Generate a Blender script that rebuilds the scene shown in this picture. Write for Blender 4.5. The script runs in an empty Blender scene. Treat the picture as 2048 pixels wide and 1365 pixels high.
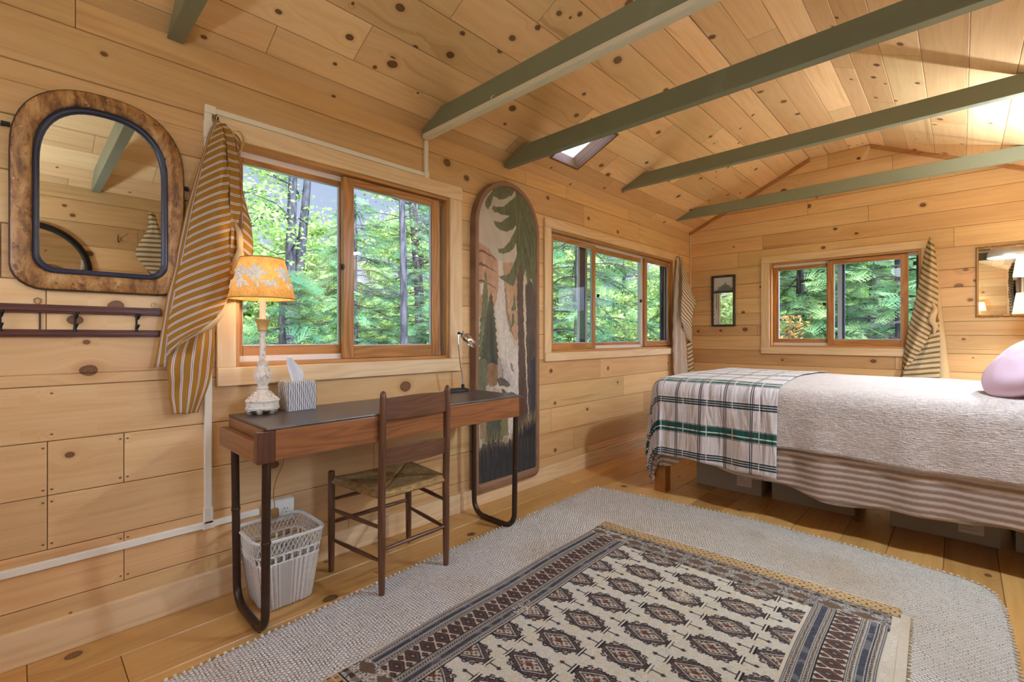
LAMP, FILL_GLOBE, GLOBE2, FILL_FLOOR, FILL_WALL, FILL_PENDANT, SUN, SKYS, GLOW, EXPO = 8, 10, True, 46, 150, 105, 3.8, 0.82, 34.0, 0.27
import bpy, math, random
import numpy as np
from mathutils import Vector, Matrix
random.seed(7); RNG = np.random.default_rng(11)
SC = bpy.context.scene
COL = SC.collection
PI = math.pi

# ------------------------------------------------------------------ mesh builder
class MB:
    def __init__(s):
        s.v = []; s.f = []; s.uv = []
    def add(s, vs, fs, uvs=None):
        o = len(s.v); s.v += [tuple(p) for p in vs]
        for k, f in enumerate(fs):
            s.f.append(tuple(i + o for i in f))
            s.uv.append(uvs[k] if uvs else [(0.0, 0.0)] * len(f))
        return s
    def box(s, lo, hi, grain=None, rot=None, piv=None):
        x0, y0, z0 = lo; x1, y1, z1 = hi
        vs = [(x0,y0,z0),(x1,y0,z0),(x1,y1,z0),(x0,y1,z0),(x0,y0,z1),(x1,y0,z1),(x1,y1,z1),(x0,y1,z1)]
        fs = [(0,3,2,1),(4,5,6,7),(0,1,5,4),(1,2,6,5),(2,3,7,6),(3,0,4,7)]
        ax = [2,2,1,0,1,0]
        L = [abs(x1-x0), abs(y1-y0), abs(z1-z0)]
        g = L.index(max(L)) if grain is None else grain
        ou, ov = random.uniform(0,9), random.uniform(0,9)
        uvs = []
        for f, a in zip(fs, ax):
            oth = [i for i in (0,1,2) if i != a]
            if g in oth: ua, va = g, [i for i in oth if i != g][0]
            else: ua, va = oth
            uvs.append([(vs[i][ua]+ou, vs[i][va]+ov+.37*a) for i in f])
        if rot is not None:
            p = Vector(piv if piv else ((x0+x1)/2,(y0+y1)/2,(z0+z1)/2))
            vs = [tuple(rot @ (Vector(q)-p) + p) for q in vs]
        return s.add(vs, fs, uvs)
    def prism(s, poly, ext, fn):
        """poly: 2-D outline, ext (a,b); fn(p,q,e)->xyz"""
        n = len(poly); ou = random.uniform(0,9)
        vs = [fn(p[0],p[1],ext[0]) for p in poly] + [fn(p[0],p[1],ext[1]) for p in poly]
        fs = [tuple(range(n-1,-1,-1)), tuple(range(n,2*n))]
        uvs = [[(poly[i][0]+ou, poly[i][1]) for i in range(n-1,-1,-1)], [(poly[i][0]+ou, poly[i][1]) for i in range(n)]]
        for i in range(n):
            j = (i+1) % n
            fs.append((i,j,n+j,n+i))
            uvs.append([(poly[i][0]+ou,ext[0]),(poly[j][0]+ou,ext[0]),(poly[j][0]+ou,ext[1]),(poly[i][0]+ou,ext[1])])
        return s.add(vs, fs, uvs)
    def tube(s, pts, r, n=10, closed=False, cap=True):
        P = [Vector(p) for p in pts]; m = len(P)
        R = r if isinstance(r, (list, tuple)) else [r]*m
        up = None; vs = []; us = [0.0]
        for i in range(1, m): us.append(us[-1] + (P[i]-P[i-1]).length)
        off = random.uniform(0,5)
        for i in range(m):
            if closed: t = P[(i+1)%m]-P[i-1]
            else: t = P[min(i+1,m-1)]-P[max(i-1,0)]
            if t.length < 1e-9: t = Vector((0,0,1))
            t.normalize()
            if up is None:
                up = Vector((0,0,1)) if abs(t.z) < .9 else Vector((1,0,0))
            up = up - t*up.dot(t)
            if up.length < 1e-6: up = t.orthogonal()
            up.normalize(); w = t.cross(up)
            for k in range(n):
                a = 2*PI*k/n
                vs.append(tuple(P[i] + (up*math.cos(a)+w*math.sin(a))*R[i]))
        fs = []; uvs = []
        for i in range(m if closed else m-1):
            j = (i+1) % m
            for k in range(n):
                l = (k+1) % n
                fs.append((i*n+k, j*n+k, j*n+l, i*n+l))
                c0, c1 = k/n*.1, (k+1)/n*.1
                uj = us[j] if j else us[-1]+.01
                uvs.append([(us[i]+off,c0),(uj+off,c0),(uj+off,c1),(us[i]+off,c1)])
        if cap and not closed:
            fs.append(tuple(range(n-1,-1,-1))); uvs.append([(off,0)]*n)
            fs.append(tuple(range((m-1)*n, m*n))); uvs.append([(off,0)]*n)
        return s.add(vs, fs, uvs)
    def lathe(s, prof, c, n=28, sx=1.0, sy=1.0, rib=None):
        vs = []
        for r, z in prof:
            for k in range(n):
                a = 2*PI*k/n
                rr = r*(1 + (rib(a, z) if rib else 0))
                vs.append((c[0]+rr*sx*math.cos(a), c[1]+rr*sy*math.sin(a), c[2]+z))
        fs = []; uvs = []
        for i in range(len(prof)-1):
            for k in range(n):
                l = (k+1) % n
                fs.append((i*n+k, i*n+l, (i+1)*n+l, (i+1)*n+k))
                uvs.append([(prof[i][1],k/n),(prof[i][1],(k+1)/n),(prof[i+1][1],(k+1)/n),(prof[i+1][1],k/n)])
        if prof[0][0] > 1e-5: fs.append(tuple(range(n-1,-1,-1))); uvs.append([(0,0)]*n)
        if prof[-1][0] > 1e-5: fs.append(tuple(range((len(prof)-1)*n, len(prof)*n))); uvs.append([(0,0)]*n)
        return s.add(vs, fs, uvs)
    def grid(s, P, uv=None, closed_u=False):
        m = len(P); n = len(P[0])
        vs = [tuple(p) for row in P for p in row]
        fs = []; uvs = []
        for i in range(m-1):
            for j in range(n if closed_u else n-1):
                l = (j+1) % n
                fs.append((i*n+j, i*n+l, (i+1)*n+l, (i+1)*n+j))
                if uv: uvs.append([uv[i][j], uv[i][l], uv[i+1][l], uv[i+1][j]])
        return s.add(vs, fs, uvs if uv else None)
    def ball(s, c, r, n=12, sc=(1,1,1)):
        m = n//2
        P = [[(c[0]+r*sc[0]*math.sin(PI*i/m)*math.cos(2*PI*j/n), c[1]+r*sc[1]*math.sin(PI*i/m)*math.sin(2*PI*j/n), c[2]+r*sc[2]*math.cos(PI*i/m)) for j in range(n)] for i in range(m+1)]
        return s.grid(P, closed_u=True)

WL = {}                        # world location of every object made here
def wl(o): return WL.get(o.name, Vector((0,0,0)))

def props(o, label=None, cat=None, group=None, kind=None):
    if label: o['label'] = label
    if cat: o['category'] = cat
    if group: o['group'] = group
    if kind: o['kind'] = kind
    return o

def thing(name, label, cat, loc, group=None, kind=None):
    o = bpy.data.objects.new(name, None); COL.objects.link(o)
    o.location = loc; o.empty_display_size = .05
    WL[o.name] = Vector(loc)
    return props(o, label, cat, group, kind)

def obj(name, mb, mat, parent=None, smooth=None, bevel=0, seg=2, solid=0, sub=0, origin=None, col=None):
    """one mesh object; vertices are given in world space"""
    V = np.array(mb.v, dtype=np.float64)
    if parent is not None:
        base = wl(parent)
    elif origin is not None:
        base = Vector(origin)
    else:
        lo = V.min(0); hi = V.max(0); base = Vector(((lo[0]+hi[0])/2, (lo[1]+hi[1])/2, lo[2]))
    V = V - np.array(base)
    me = bpy.data.meshes.new(name)
    me.from_pydata(V.tolist(), [], mb.f)
    uvl = me.uv_layers.new(name='UVMap')
    flat = np.array([c for f in mb.uv for p in f for c in p], dtype=np.float32)
    if len(flat) == 2*len(me.loops): uvl.data.foreach_set('uv', flat)
    if col is not None:
        ca = me.color_attributes.new('Col', 'FLOAT_COLOR', 'POINT')
        c4 = np.ones((len(V), 4), dtype=np.float32); c4[:, :3] = col
        ca.data.foreach_set('color', c4.ravel())
    me.update()
    o = bpy.data.objects.new(name, me); COL.objects.link(o)
    if mat: me.materials.append(mat)
    WL[o.name] = base.copy()
    if parent is not None: o.parent = parent
    else: o.location = base
    if smooth is not None:
        me.polygons.foreach_set('use_smooth', np.ones(len(me.polygons), dtype=bool))
        if smooth < 180: me.set_sharp_from_angle(angle=math.radians(smooth))
    if solid:
        md = o.modifiers.new('Solidify', 'SOLIDIFY'); md.thickness = abs(solid); md.offset = 0 if solid > 0 else -1
    if bevel:
        md = o.modifiers.new('Bevel', 'BEVEL'); md.width = bevel; md.segments = seg; md.limit_method = 'ANGLE'; md.angle_limit = .6
    if sub:
        md = o.modifiers.new('Subsurf', 'SUBSURF'); md.levels = sub; md.render_levels = sub
    return o

def tag(o, label, cat, group=None, kind=None): return props(o, label, cat, group, kind)

def resamp(pts, n):
    P = np.array(pts, dtype=float)
    d = np.r_[0, np.cumsum(np.linalg.norm(np.diff(P, axis=0), axis=1))]
    t = np.linspace(0, d[-1], n)
    return np.stack([np.interp(t, d, P[:, k]) for k in range(P.shape[1])], 1)
def smoothline(pts, n):
    """Catmull-Rom through the points, n samples"""
    P = [np.array(p, float) for p in pts]
    P = [2*P[0]-P[1]] + P + [2*P[-1]-P[-2]]
    out = []
    for i in range(1, len(P)-2):
        for t in np.linspace(0, 1, 12, endpoint=False):
            a, b, c, d = P[i-1], P[i], P[i+1], P[i+2]
            out.append(.5*((2*b)+(-a+c)*t+(2*a-5*b+4*c-d)*t*t+(-a+3*b-3*c+d)*t**3))
    out.append(P[-2])
    return resamp(out, n)

# ------------------------------------------------------------------ materials
def lin(c):
    return tuple(((x/255)/12.92 if x/255 <= .04045 else ((x/255+.055)/1.055)**2.4) for x in c)
class NT:
    def __init__(s, name):
        s.m = bpy.data.materials.new(name); s.m.use_nodes = True
        s.t = s.m.node_tree; s.t.nodes.clear()
        s.out = s.t.nodes.new('ShaderNodeOutputMaterial')
    def n(s, typ, ins=None, **kw):
        nd = s.t.nodes.new('ShaderNode'+typ)
        for k, v in kw.items(): setattr(nd, k, v)
        for k, v in (ins or {}).items(): s.set(nd.inputs[k], v)
        return nd
    def set(s, sock, v):
        if hasattr(v, 'is_output'): s.t.links.new(v, sock)
        elif isinstance(v, bpy.types.Node): s.t.links.new(v.outputs[0], sock)
        else:
            if sock.type == 'RGBA' and len(v) == 3: v = (*v, 1)
            sock.default_value = v
    def math(s, op, a, b=0.0, clamp=False):
        nd = s.t.nodes.new('ShaderNodeMath'); nd.operation = op; nd.use_clamp = clamp
        s.set(nd.inputs[0], a); s.set(nd.inputs[1], b); return nd.outputs[0]
    def vec(s, x, y=0.0, z=0.0):
        nd = s.n('CombineXYZ'); s.set(nd.inputs[0], x); s.set(nd.inputs[1], y); s.set(nd.inputs[2], z); return nd.outputs[0]
    def xyz(s, v):
        nd = s.n('SeparateXYZ'); s.set(nd.inputs[0], v); return nd.outputs
    def mix(s, f, a, b, mode='MIX'):
        nd = s.t.nodes.new('ShaderNodeMix'); nd.data_type = 'RGBA'; nd.blend_type = mode
        s.set(nd.inputs[0], f); s.set(nd.inputs[6], a); s.set(nd.inputs[7], b); return nd.outputs[2]
    def ramp(s, f, stops):
        nd = s.t.nodes.new('ShaderNodeValToRGB'); s.set(nd.inputs[0], f)
        e = nd.color_ramp.elements
        while len(e) < len(stops): e.new(.5)
        for k, (p, c) in enumerate(stops): e[k].position = p; e[k].color = (*c, 1) if len(c) == 3 else c
        return nd.outputs[0]
    def ss(s, x, a, b):
        nd = s.t.nodes.new('ShaderNodeMapRange'); nd.interpolation_type = 'SMOOTHSTEP'; nd.clamp = True
        s.set(nd.inputs[0], x); nd.inputs[1].default_value = a; nd.inputs[2].default_value = b
        return nd.outputs[0]
    def noise(s, v, scale=5, detail=2, rough=.5, dist=0.0):
        nd = s.n('TexNoise', {'Scale': scale, 'Detail': detail, 'Roughness': rough, 'Distortion': dist})
        if v is not None: s.set(nd.inputs['Vector'], v)
        return nd.outputs[0]
    def bump(s, h, st=.3, d=.01):
        nd = s.n('Bump', {'Strength': st, 'Distance': d}); s.set(nd.inputs['Height'], h); return nd.outputs[0]
    def bsdf(s, color, rough=.5, metal=0.0, spec=.5, normal=None, **ins):
        nd = s.n('BsdfPrincipled')
        s.set(nd.inputs['Base Color'], color); s.set(nd.inputs['Roughness'], rough)
        s.set(nd.inputs['Metallic'], metal); s.set(nd.inputs['Specular IOR Level'], spec)
        if normal is not None: s.set(nd.inputs['Normal'], normal)
        for k, v in ins.items(): s.set(nd.inputs[k], v)
        s.t.links.new(nd.outputs[0], s.out.inputs[0]); return s.m
    def surf(s, sh):
        s.set(s.out.inputs[0], sh); return s.m

def uvn(T): return T.n('UVMap', uv_map='UVMap').outputs[0]

def mat_boards(name, ca, cb, dark=(.080,.030,.009), rough=.42, spec=.35, kn=1.0):
    """knotty pine boards: grain flowing round the knots stored on the boards"""
    T = NT(name)
    U = T.xyz(uvn(T)); u, v = U[0], U[1]
    K = T.n('Attribute', attribute_name='knot')
    k = T.xyz(K.outputs['Vector'])
    tint = T.n('Attribute', attribute_name='tint').outputs['Fac']
    wob = T.noise(T.vec(T.math('MULTIPLY', u, 14), T.math('MULTIPLY', v, 14), k[2]), 1.0, 1)
    d2 = T.math('ADD', T.math('MULTIPLY', k[0], k[0]), T.math('MULTIPLY', k[1], k[1]))
    d = T.math('ADD', T.math('SQRT', d2), T.math('MULTIPLY', T.math('SUBTRACT', wob, .5), .7))
    sw = T.math('EXPONENT', T.math('MULTIPLY', d2, -.07))
    vv = T.math('SUBTRACT', v, T.math('MULTIPLY', T.math('MULTIPLY', k[1], sw), .024))
    low = T.noise(T.vec(T.math('MULTIPLY', u, .9), T.math('MULTIPLY', vv, 7), tint), 1.0, 2)
    fine = T.noise(T.vec(T.math('MULTIPLY', u, 3.0), T.math('MULTIPLY', vv, 110), k[2]), 1.0, 3, .6)
    ringp = T.math('ADD', T.math('MULTIPLY', vv, 95), T.math('MULTIPLY', low, 30))
    ring = T.math('MULTIPLY', T.math('ADD', T.math('SINE', ringp), 1.0), .5)
    g = T.math('ADD', T.math('MULTIPLY', ring, .10), T.math('ADD', T.math('MULTIPLY', fine, .42), T.math('MULTIPLY', low, .50)))
    g = T.ss(g, .22, 1.0)
    c = T.mix(g, ca, cb)
    tv = T.math('ADD', .80, T.math('MULTIPLY', tint, .36))
    c = T.mix(1.0, c, T.n('CombineColor', {0: tv, 1: T.math('ADD', .775, T.math('MULTIPLY', tint, .39)), 2: T.math('ADD', .73, T.math('MULTIPLY', tint, .44))}).outputs[0], 'MULTIPLY')
    hue = T.math('FRACT', T.math('MULTIPLY', tint, 7.31))
    c = T.mix(1.0, c, T.n('CombineColor', {0: 1.0, 1: T.math('ADD', .93, T.math('MULTIPLY', hue, .09)), 2: T.math('ADD', .90, T.math('MULTIPLY', hue, .10))}).outputs[0], 'MULTIPLY')
    # pinkish / brown heartwood streaks
    streak = T.ss(T.noise(T.vec(T.math('MULTIPLY', u, .7), T.math('MULTIPLY', vv, 16), T.math('MULTIPLY', tint, 7)), 1.0, 2), .60, .78)
    c = T.mix(T.math('MULTIPLY', streak, .50), c, tuple(x*y for x, y in zip(cb, (.62,.50,.40))))
    halo = T.math('MULTIPLY', T.ss(d, 2.3, .9), .30*kn)
    c = T.mix(halo, c, tuple(x*y for x, y in zip(cb, (.55,.40,.28))))
    core = T.math('MULTIPLY', T.ss(d, 1.12, .85), .9*kn)
    ringk = T.math('MULTIPLY', T.math('ADD', T.math('SINE', T.math('MULTIPLY', d, 16)), 1.0), .5)
    kc = T.mix(ringk, dark, tuple(min(1, x*2.4) for x in dark))
    c = T.mix(core, c, kc)
    rim = T.math('MULTIPLY', T.math('MULTIPLY', T.ss(d, .78, .98), T.ss(d, 1.2, 1.0)), .75*kn)
    c = T.mix(rim, c, tuple(x*.35 for x in dark))
    nrm = T.bump(T.math('ADD', fine, T.math('MULTIPLY', core, -.5)), .12, .004)
    return T.bsdf(c, rough, spec=spec, normal=nrm)

def mat_wood(name, ca, cb, scale=1.0, rough=.4, spec=.4, contrast=(.25,.95), ringamt=.22, coat=0.0):
    T = NT(name)
    U = T.xyz(uvn(T)); u = T.math('MULTIPLY', U[0], scale); v = T.math('MULTIPLY', U[1], scale)
    low = T.noise(T.vec(T.math('MULTIPLY', u, 1.6), T.math('MULTIPLY', v, 11)), 1.0, 2)
    fine = T.noise(T.vec(T.math('MULTIPLY', u, 6), T.math('MULTIPLY', v, 190)), 1.0, 3, .6)
    ring = T.math('MULTIPLY', T.math('ADD', T.math('SINE', T.math('ADD', T.math('MULTIPLY', v, 170), T.math('MULTIPLY', low, 40))), 1.0), .5)
    g = T.ss(T.math('ADD', T.math('MULTIPLY', ring, ringamt), T.math('ADD', T.math('MULTIPLY', fine, .4), T.math('MULTIPLY', low, .4))), *contrast)
    return T.bsdf(T.mix(g, ca, cb), rough, spec=spec, normal=T.bump(fine, .1, .003), **({'Coat Weight': coat, 'Coat Roughness': .25} if coat else {}))

def mat_plain(name, c, rough=.5, metal=0.0, spec=.5, mottle=0.0, mscale=12, bump=0.0):
    T = NT(name)
    col = c
    nrm = None
    if mottle or bump:
        tc = T.n('TexCoord').outputs['Object']
        nz = T.noise(tc, mscale, 4, .6)
        if mottle: col = T.mix(nz, tuple(x*(1-mottle) for x in c), tuple(min(1, x*(1+mottle)) for x in c))
        if bump: nrm = T.bump(nz, bump, .004)
    return T.bsdf(col, rough, metal, spec, nrm)

M = {}
M['wall'] = mat_boards('pine_wall', lin((222,188,138)), lin((194,152,98)))
M['ceil'] = mat_boards('pine_ceiling', lin((241,210,162)), lin((216,174,120)), kn=1.0)
M['floor'] = mat_boards('pine_floor', lin((214,170,104)), lin((178,130,70)), rough=.28, spec=.5)
M['gap'] = mat_plain('wall_sheathing', lin((112,78,48)), .8)
M['casing'] = mat_wood('pale_pine_trim', lin((228,202,160)), lin((206,170,124)), .6, .45)
M['fir'] = mat_wood('fir_sash', lin((184,130,72)), lin((144,94,48)), .8, .32, ringamt=.35)
M['jamb'] = mat_wood('fir_jamb', lin((192,140,82)), lin((156,106,56)), .8, .38)
M['trimdark'] = mat_wood('stained_trim', lin((180,130,78)), lin((140,94,50)), .8, .4)
M['sillw'] = mat_plain('white_vinyl', lin((226,216,206)), .35)
M['alu'] = mat_plain('aluminium_track', lin((205,212,222)), .35, .3)
M['screen'] = mat_plain('screen_frame', lin((60,66,84)), .45)
M['iron'] = mat_plain('black_iron', lin((34,30,28)), .45, .6)
M['bronze'] = mat_plain('bronze_latch', lin((58,42,34)), .4, .6)
M['green'] = mat_plain('sage_paint', lin((130,134,112)), .5, 0, .4, mottle=.10, mscale=5, bump=.06)
M['raceway'] = mat_plain('ivory_plastic', lin((226,220,200)), .4)
M['plate'] = mat_plain('outlet_plastic', lin((222,216,200)), .35)
M['dark'] = mat_plain('dark_slot', lin((30,28,26)), .6)
M['mirror'] = mat_plain('mirror_silver', (.86,.87,.86), .015, 1.0)
M['mahog'] = mat_wood('mahogany', lin((146,92,52)), lin((96,56,30)), 1.0, .3, .5, coat=.25)
M['mahogdark'] = mat_wood('mahogany_dark', lin((92,52,34)), lin((58,32,22)), 1.0, .32, .5, coat=.2)
M['walnut'] = mat_wood('chair_walnut', lin((104,68,44)), lin((64,38,24)), 1.2, .36, .45, coat=.15)
M['railwood'] = mat_wood('rail_rosewood', lin((92,52,38)), lin((58,30,24)), 1.0, .38, .4)
M['steel'] = mat_plain('bronzed_steel', lin((74,58,48)), .38, .75, mottle=.25, mscale=40)
M['chrome'] = mat_plain('chrome', (.78,.78,.78), .12, 1.0)
M['brass'] = mat_plain('aged_brass', lin((168,136,78)), .35, .9)
M['paper'] = mat_plain('white_paper', lin((240,242,246)), .8)
M['boxgrey'] = mat_plain('grey_card', lin((176,178,176)), .7)
M['cord'] = mat_plain('gold_cord', lin((150,112,60)), .6)

def mat_glass():
    T = NT('window_glass')
    fr = T.n('Fresnel', {'IOR': 1.5})
    tr = T.n('BsdfTransparent', {'Color': (.97,.985,.98)})
    gl = T.n('BsdfGlossy', {'Color': (1,1,1), 'Roughness': 0.0})
    return T.surf(T.n('MixShader', {0: fr.outputs[0], 1: tr.outputs[0], 2: gl.outputs[0]}))
M['glass'] = mat_glass()

def mat_desk():
    T = NT('desk_leather_top')
    tc = T.n('TexCoord').outputs['Object']
    a = T.noise(tc, 7, 5, .65); b = T.noise(tc, 60, 3)
    c = T.mix(T.ss(a, .35, .7), lin((50,45,46)), lin((94,80,74)))
    return T.bsdf(c, T.math('ADD', .20, T.math('MULTIPLY', a, .28)), spec=.9, normal=T.bump(b, .15, .002))
M['desktop'] = mat_desk()

def mat_oldframe():
    T = NT('worn_gilt_frame')
    tc = T.n('TexCoord').outputs['Object']
    mp = T.n('Mapping', {'Vector': tc, 'Scale': (20, 26, 9)}).outputs[0]
    a = T.noise(mp, 1.0, 6, .68, .4)
    b = T.noise(tc, 42, 4, .7)
    c = T.ramp(a, [(.32, lin((70,46,26))), (.44, lin((128,88,46))), (.55, lin((168,124,72))), (.70, lin((196,158,106)))])
    c = T.mix(T.math('MULTIPLY', T.ss(b, .56, .68), .8), c, lin((74,48,30)))
    c = T.mix(T.ss(T.noise(tc, 70, 2), .70, .74), c, lin((206,176,130)))
    return T.bsdf(c, .42, spec=.4, normal=T.bump(a, .25, .006))
M['oldframe'] = mat_oldframe()
M['navy'] = mat_plain('navy_lip', lin((40,42,62)), .4, 0, .5, mottle=.3, mscale=50)
M['giltframe'] = mat_plain('tarnished_gilt', lin((150,112,66)), .42, .55, mottle=.4, mscale=60, bump=.3)
M['blackframe'] = mat_plain('ebony_frame', lin((52,38,32)), .4, mottle=.3, mscale=40)

def mat_vcol(name, rough=.85, bumpscale=0, bs=.3, spec=.2):
    T = NT(name)
    c = T.n('VertexColor', layer_name='Col').outputs[0]
    nrm = None
    if bumpscale:
        nrm = T.bump(T.noise(T.n('TexCoord').outputs['Object'], bumpscale, 3), bs, .004)
    return T.bsdf(c, rough, spec=spec, normal=nrm)
M['painting'] = mat_vcol('oil_painting', .5, 90, .15, .3)
M['bokhara'] = mat_vcol('bokhara_pile', .95, 260, .5, .1)

def mat_stripes(name, base, bands, period, shadow=.0, transl=.25, weave=900, wob=.0):
    """cloth with stripes along u; stripe coordinate is uv.y; bands: (lo,hi,colour) as part of a period"""
    T = NT(name)
    U = T.xyz(uvn(T))
    v = U[1]
    if wob: v = T.math('ADD', v, T.math('MULTIPLY', T.noise(T.vec(U[0], U[1]), 9, 1), wob))
    f = T.math('FRACT', T.math('DIVIDE', v, period))
    c = base
    for lo, hi, cc in bands:
        e = .03
        m = T.math('MULTIPLY', T.ss(f, lo-e, lo+e), T.ss(f, hi+e, hi-e))
        c = T.mix(m, c, cc)
    nz = T.noise(T.vec(T.math('MULTIPLY', U[0], weave), T.math('MULTIPLY', U[1], weave*.3)), 1.0, 2)
    c = T.mix(.18, c, T.mix(nz, (.3,.3,.3), (1,1,1)), 'MULTIPLY')
    d = T.n('BsdfDiffuse', {'Color': c}); t = T.n('BsdfTranslucent', {'Color': c})
    nb = T.bump(nz, .15, .002)
    T.set(d.inputs['Normal'], nb)
    return T.surf(T.n('MixShader', {0: transl, 1: d.outputs[0], 2: t.outputs[0]}))
OCH = lin((176,130,58))
M['ochre'] = mat_stripes('ochre_ticking', OCH, [(.36,.47,lin((232,222,222))), (.47,.53,lin((128,98,88))), (.53,.64,lin((232,222,222)))], .037)
M['cream'] = mat_stripes('cream_ticking', lin((226,212,182)), [(.30,.72,lin((150,116,64)))], .045, wob=.004)
M['creamplain'] = mat_stripes('cream_lining', lin((226,208,190)), [(.40,.52,lin((150,138,128)))], .075)
M['lining'] = mat_stripes('curtain_lining', lin((238,214,168)), [], .05)
M['tissuebox'] = mat_stripes('grey_ticking', lin((226,224,220)), [(.10,.58,lin((112,112,118)))], .0095, transl=0.0, weave=500)
M['pink'] = mat_plain('pink_linen', lin((228,198,216)), .9, 0, .1, mottle=.05, mscale=8)
M['bluelin'] = mat_plain('blue_linen', lin((70,92,122)), .9, 0, .1, mottle=.25, mscale=26)
M['palelin'] = mat_plain('pale_blue_linen', lin((196,206,224)), .9, 0, .1, mottle=.06, mscale=10)
M['mattress'] = mat_plain('mattress_ticking', lin((214,206,196)), .9)

def mat_gauze():
    T = NT('cream_gauze')
    U = T.xyz(uvn(T))
    a = T.noise(T.vec(T.math('MULTIPLY', U[0], 34), T.math('MULTIPLY', U[1], 150)), 1.0, 3, .6, .3)
    b = T.noise(T.vec(T.math('MULTIPLY', U[0], 120), T.math('MULTIPLY', U[1], 36)), 1.0, 3, .6, .3)
    h = T.math('ADD', T.math('ADD', a, T.math('MULTIPLY', b, .8)), T.math('MULTIPLY', T.noise(T.vec(T.math('MULTIPLY', U[0], 14), T.math('MULTIPLY', U[1], 22)), 1.0, 3, .6, 1.2), .9))
    c = T.mix(T.ss(h, .95, 1.75), lin((192,178,172)), lin((226,214,210)))
    return T.bsdf(c, .95, spec=.08, normal=T.bump(h, .8, .010), **{'Sheen Weight': .6})
M['gauze'] = mat_gauze()

def mat_fleece():
    T = NT('striped_fleece')
    U = T.xyz(uvn(T))
    f = T.math('FRACT', T.math('DIVIDE', T.math('ADD', U[1], T.math('MULTIPLY', T.noise(T.vec(U[0], U[1]), 40, 2), .008)), .036))
    m = T.math('MULTIPLY', T.ss(f, .10, .34), T.ss(f, .92, .62))
    nz = T.noise(T.vec(U[0], U[1]), 420, 3)
    c = T.mix(T.math('MULTIPLY', m, .85), lin((212,196,186)), lin((140,114,100)))
    c = T.mix(.3, c, T.mix(nz, (.35,.35,.35), (1,1,1)), 'MULTIPLY')
    return T.bsdf(c, 1.0, spec=.05, normal=T.bump(nz, .5, .004), **{'Sheen Weight': .4})
M['fleece'] = mat_fleece()

def mat_plaid():
    T = NT('plaid_cotton')
    U = T.xyz(uvn(T)); a, b = U[0], U[1]
    c = lin((226,218,222))
    def band(x, lo, hi, e=.0012):
        return T.math('MULTIPLY', T.ss(x, lo-e, lo+e), T.ss(x, hi+e, hi-e))
    per = .366
    fb = T.math('MULTIPLY', T.math('FRACT', T.math('DIVIDE', T.math('ADD', b, -.085), per)), per)
    g1, g2, wh = lin((34,58,64)), lin((18,84,74)), lin((236,232,232))
    for lo, hi, cc in [(.055,.066,g1),(.071,.081,g1),(.086,.096,g1),(.100,.104,wh),
                       (.214,.218,lin((60,70,76))),(.221,.242,g2),(.2435,.2485,wh),(.250,.285,g2),(.287,.291,lin((60,70,76)))]:
        c = T.mix(band(fb, lo, hi), c, cc)
    fa = T.math('MULTIPLY', T.math('FRACT', T.math('DIVIDE', a, .163)), .163)
    for lo, hi, cc in [(.076,.083,lin((52,50,58))),(.087,.094,lin((52,50,58))),(.130,.135,wh)]:
        c = T.mix(T.math('MULTIPLY', band(fa, lo, hi), .9), c, cc)
    nz = T.noise(T.vec(T.math('MULTIPLY', a, 60), T.math('MULTIPLY', b, 240)), 1.0, 3)
    fo = T.noise(T.vec(T.math('MULTIPLY', a, 17), T.math('MULTIPLY', b, 3.2)), 1.0, 2, .5, .5)
    nz = T.math('ADD', T.math('MULTIPLY', nz, .25), T.math('MULTIPLY', fo, 4.0))
    return T.bsdf(c, .95, spec=.08, normal=T.bump(nz, .8, .010), **{'Sheen Weight': .6})
M['plaid'] = mat_plaid()

def mat_shade():
    T = NT('parchment_shade')
    tc = T.n('TexCoord').outputs['Object']
    a = T.noise(tc, 160, 4, .7); b = T.noise(tc, 30, 3)
    c = T.mix(T.ss(T.math('ADD', T.math('MULTIPLY', a, .7), T.math('MULTIPLY', b, .3)), .35, .65), lin((190,142,76)), lin((222,180,112)))
    d = T.n('BsdfDiffuse', {'Color': c}); t = T.n('BsdfTranslucent', {'Color': c})
    return T.surf(T.n('MixShader', {0: .20, 1: d.outputs[0], 2: t.outputs[0]}))
M['shade'] = mat_shade()
def mat_trans(name, c, f=.5):
    T = NT(name)
    d = T.n('BsdfDiffuse', {'Color': c}); t = T.n('BsdfTranslucent', {'Color': c})
    return T.surf(T.n('MixShader', {0: f, 1: d.outputs[0], 2: t.outputs[0]}))
M['frost'] = mat_trans('frosted_acrylic', (.93,.94,.96), .75)
M['shaftwood'] = mat_wood('shaft_wood', lin((132,92,54)), lin((96,64,36)), .8, .6)
M['relief'] = mat_plain('shade_flowers', lin((252,244,226)), .7)
M['whiteshade'] = mat_trans('white_shade', lin((246,238,222)), .5)
M['tissue'] = mat_trans('tissue_paper', lin((246,248,252)), .3)

def mat_antique():
    T = NT('antique_white')
    tc = T.n('TexCoord').outputs['Object']
    a = T.noise(tc, 55, 4, .7)
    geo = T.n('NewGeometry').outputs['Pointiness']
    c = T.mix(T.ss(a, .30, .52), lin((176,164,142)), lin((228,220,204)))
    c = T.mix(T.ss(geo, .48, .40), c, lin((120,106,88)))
    return T.bsdf(c, .5, spec=.4)
M['antique'] = mat_antique()
M['candle'] = mat_plain('candle_sleeve', lin((238,218,190)), .5)
M['goldcup'] = mat_plain('gilded_cup', lin((206,168,104)), .42, .3, mottle=.25, mscale=60)

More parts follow.
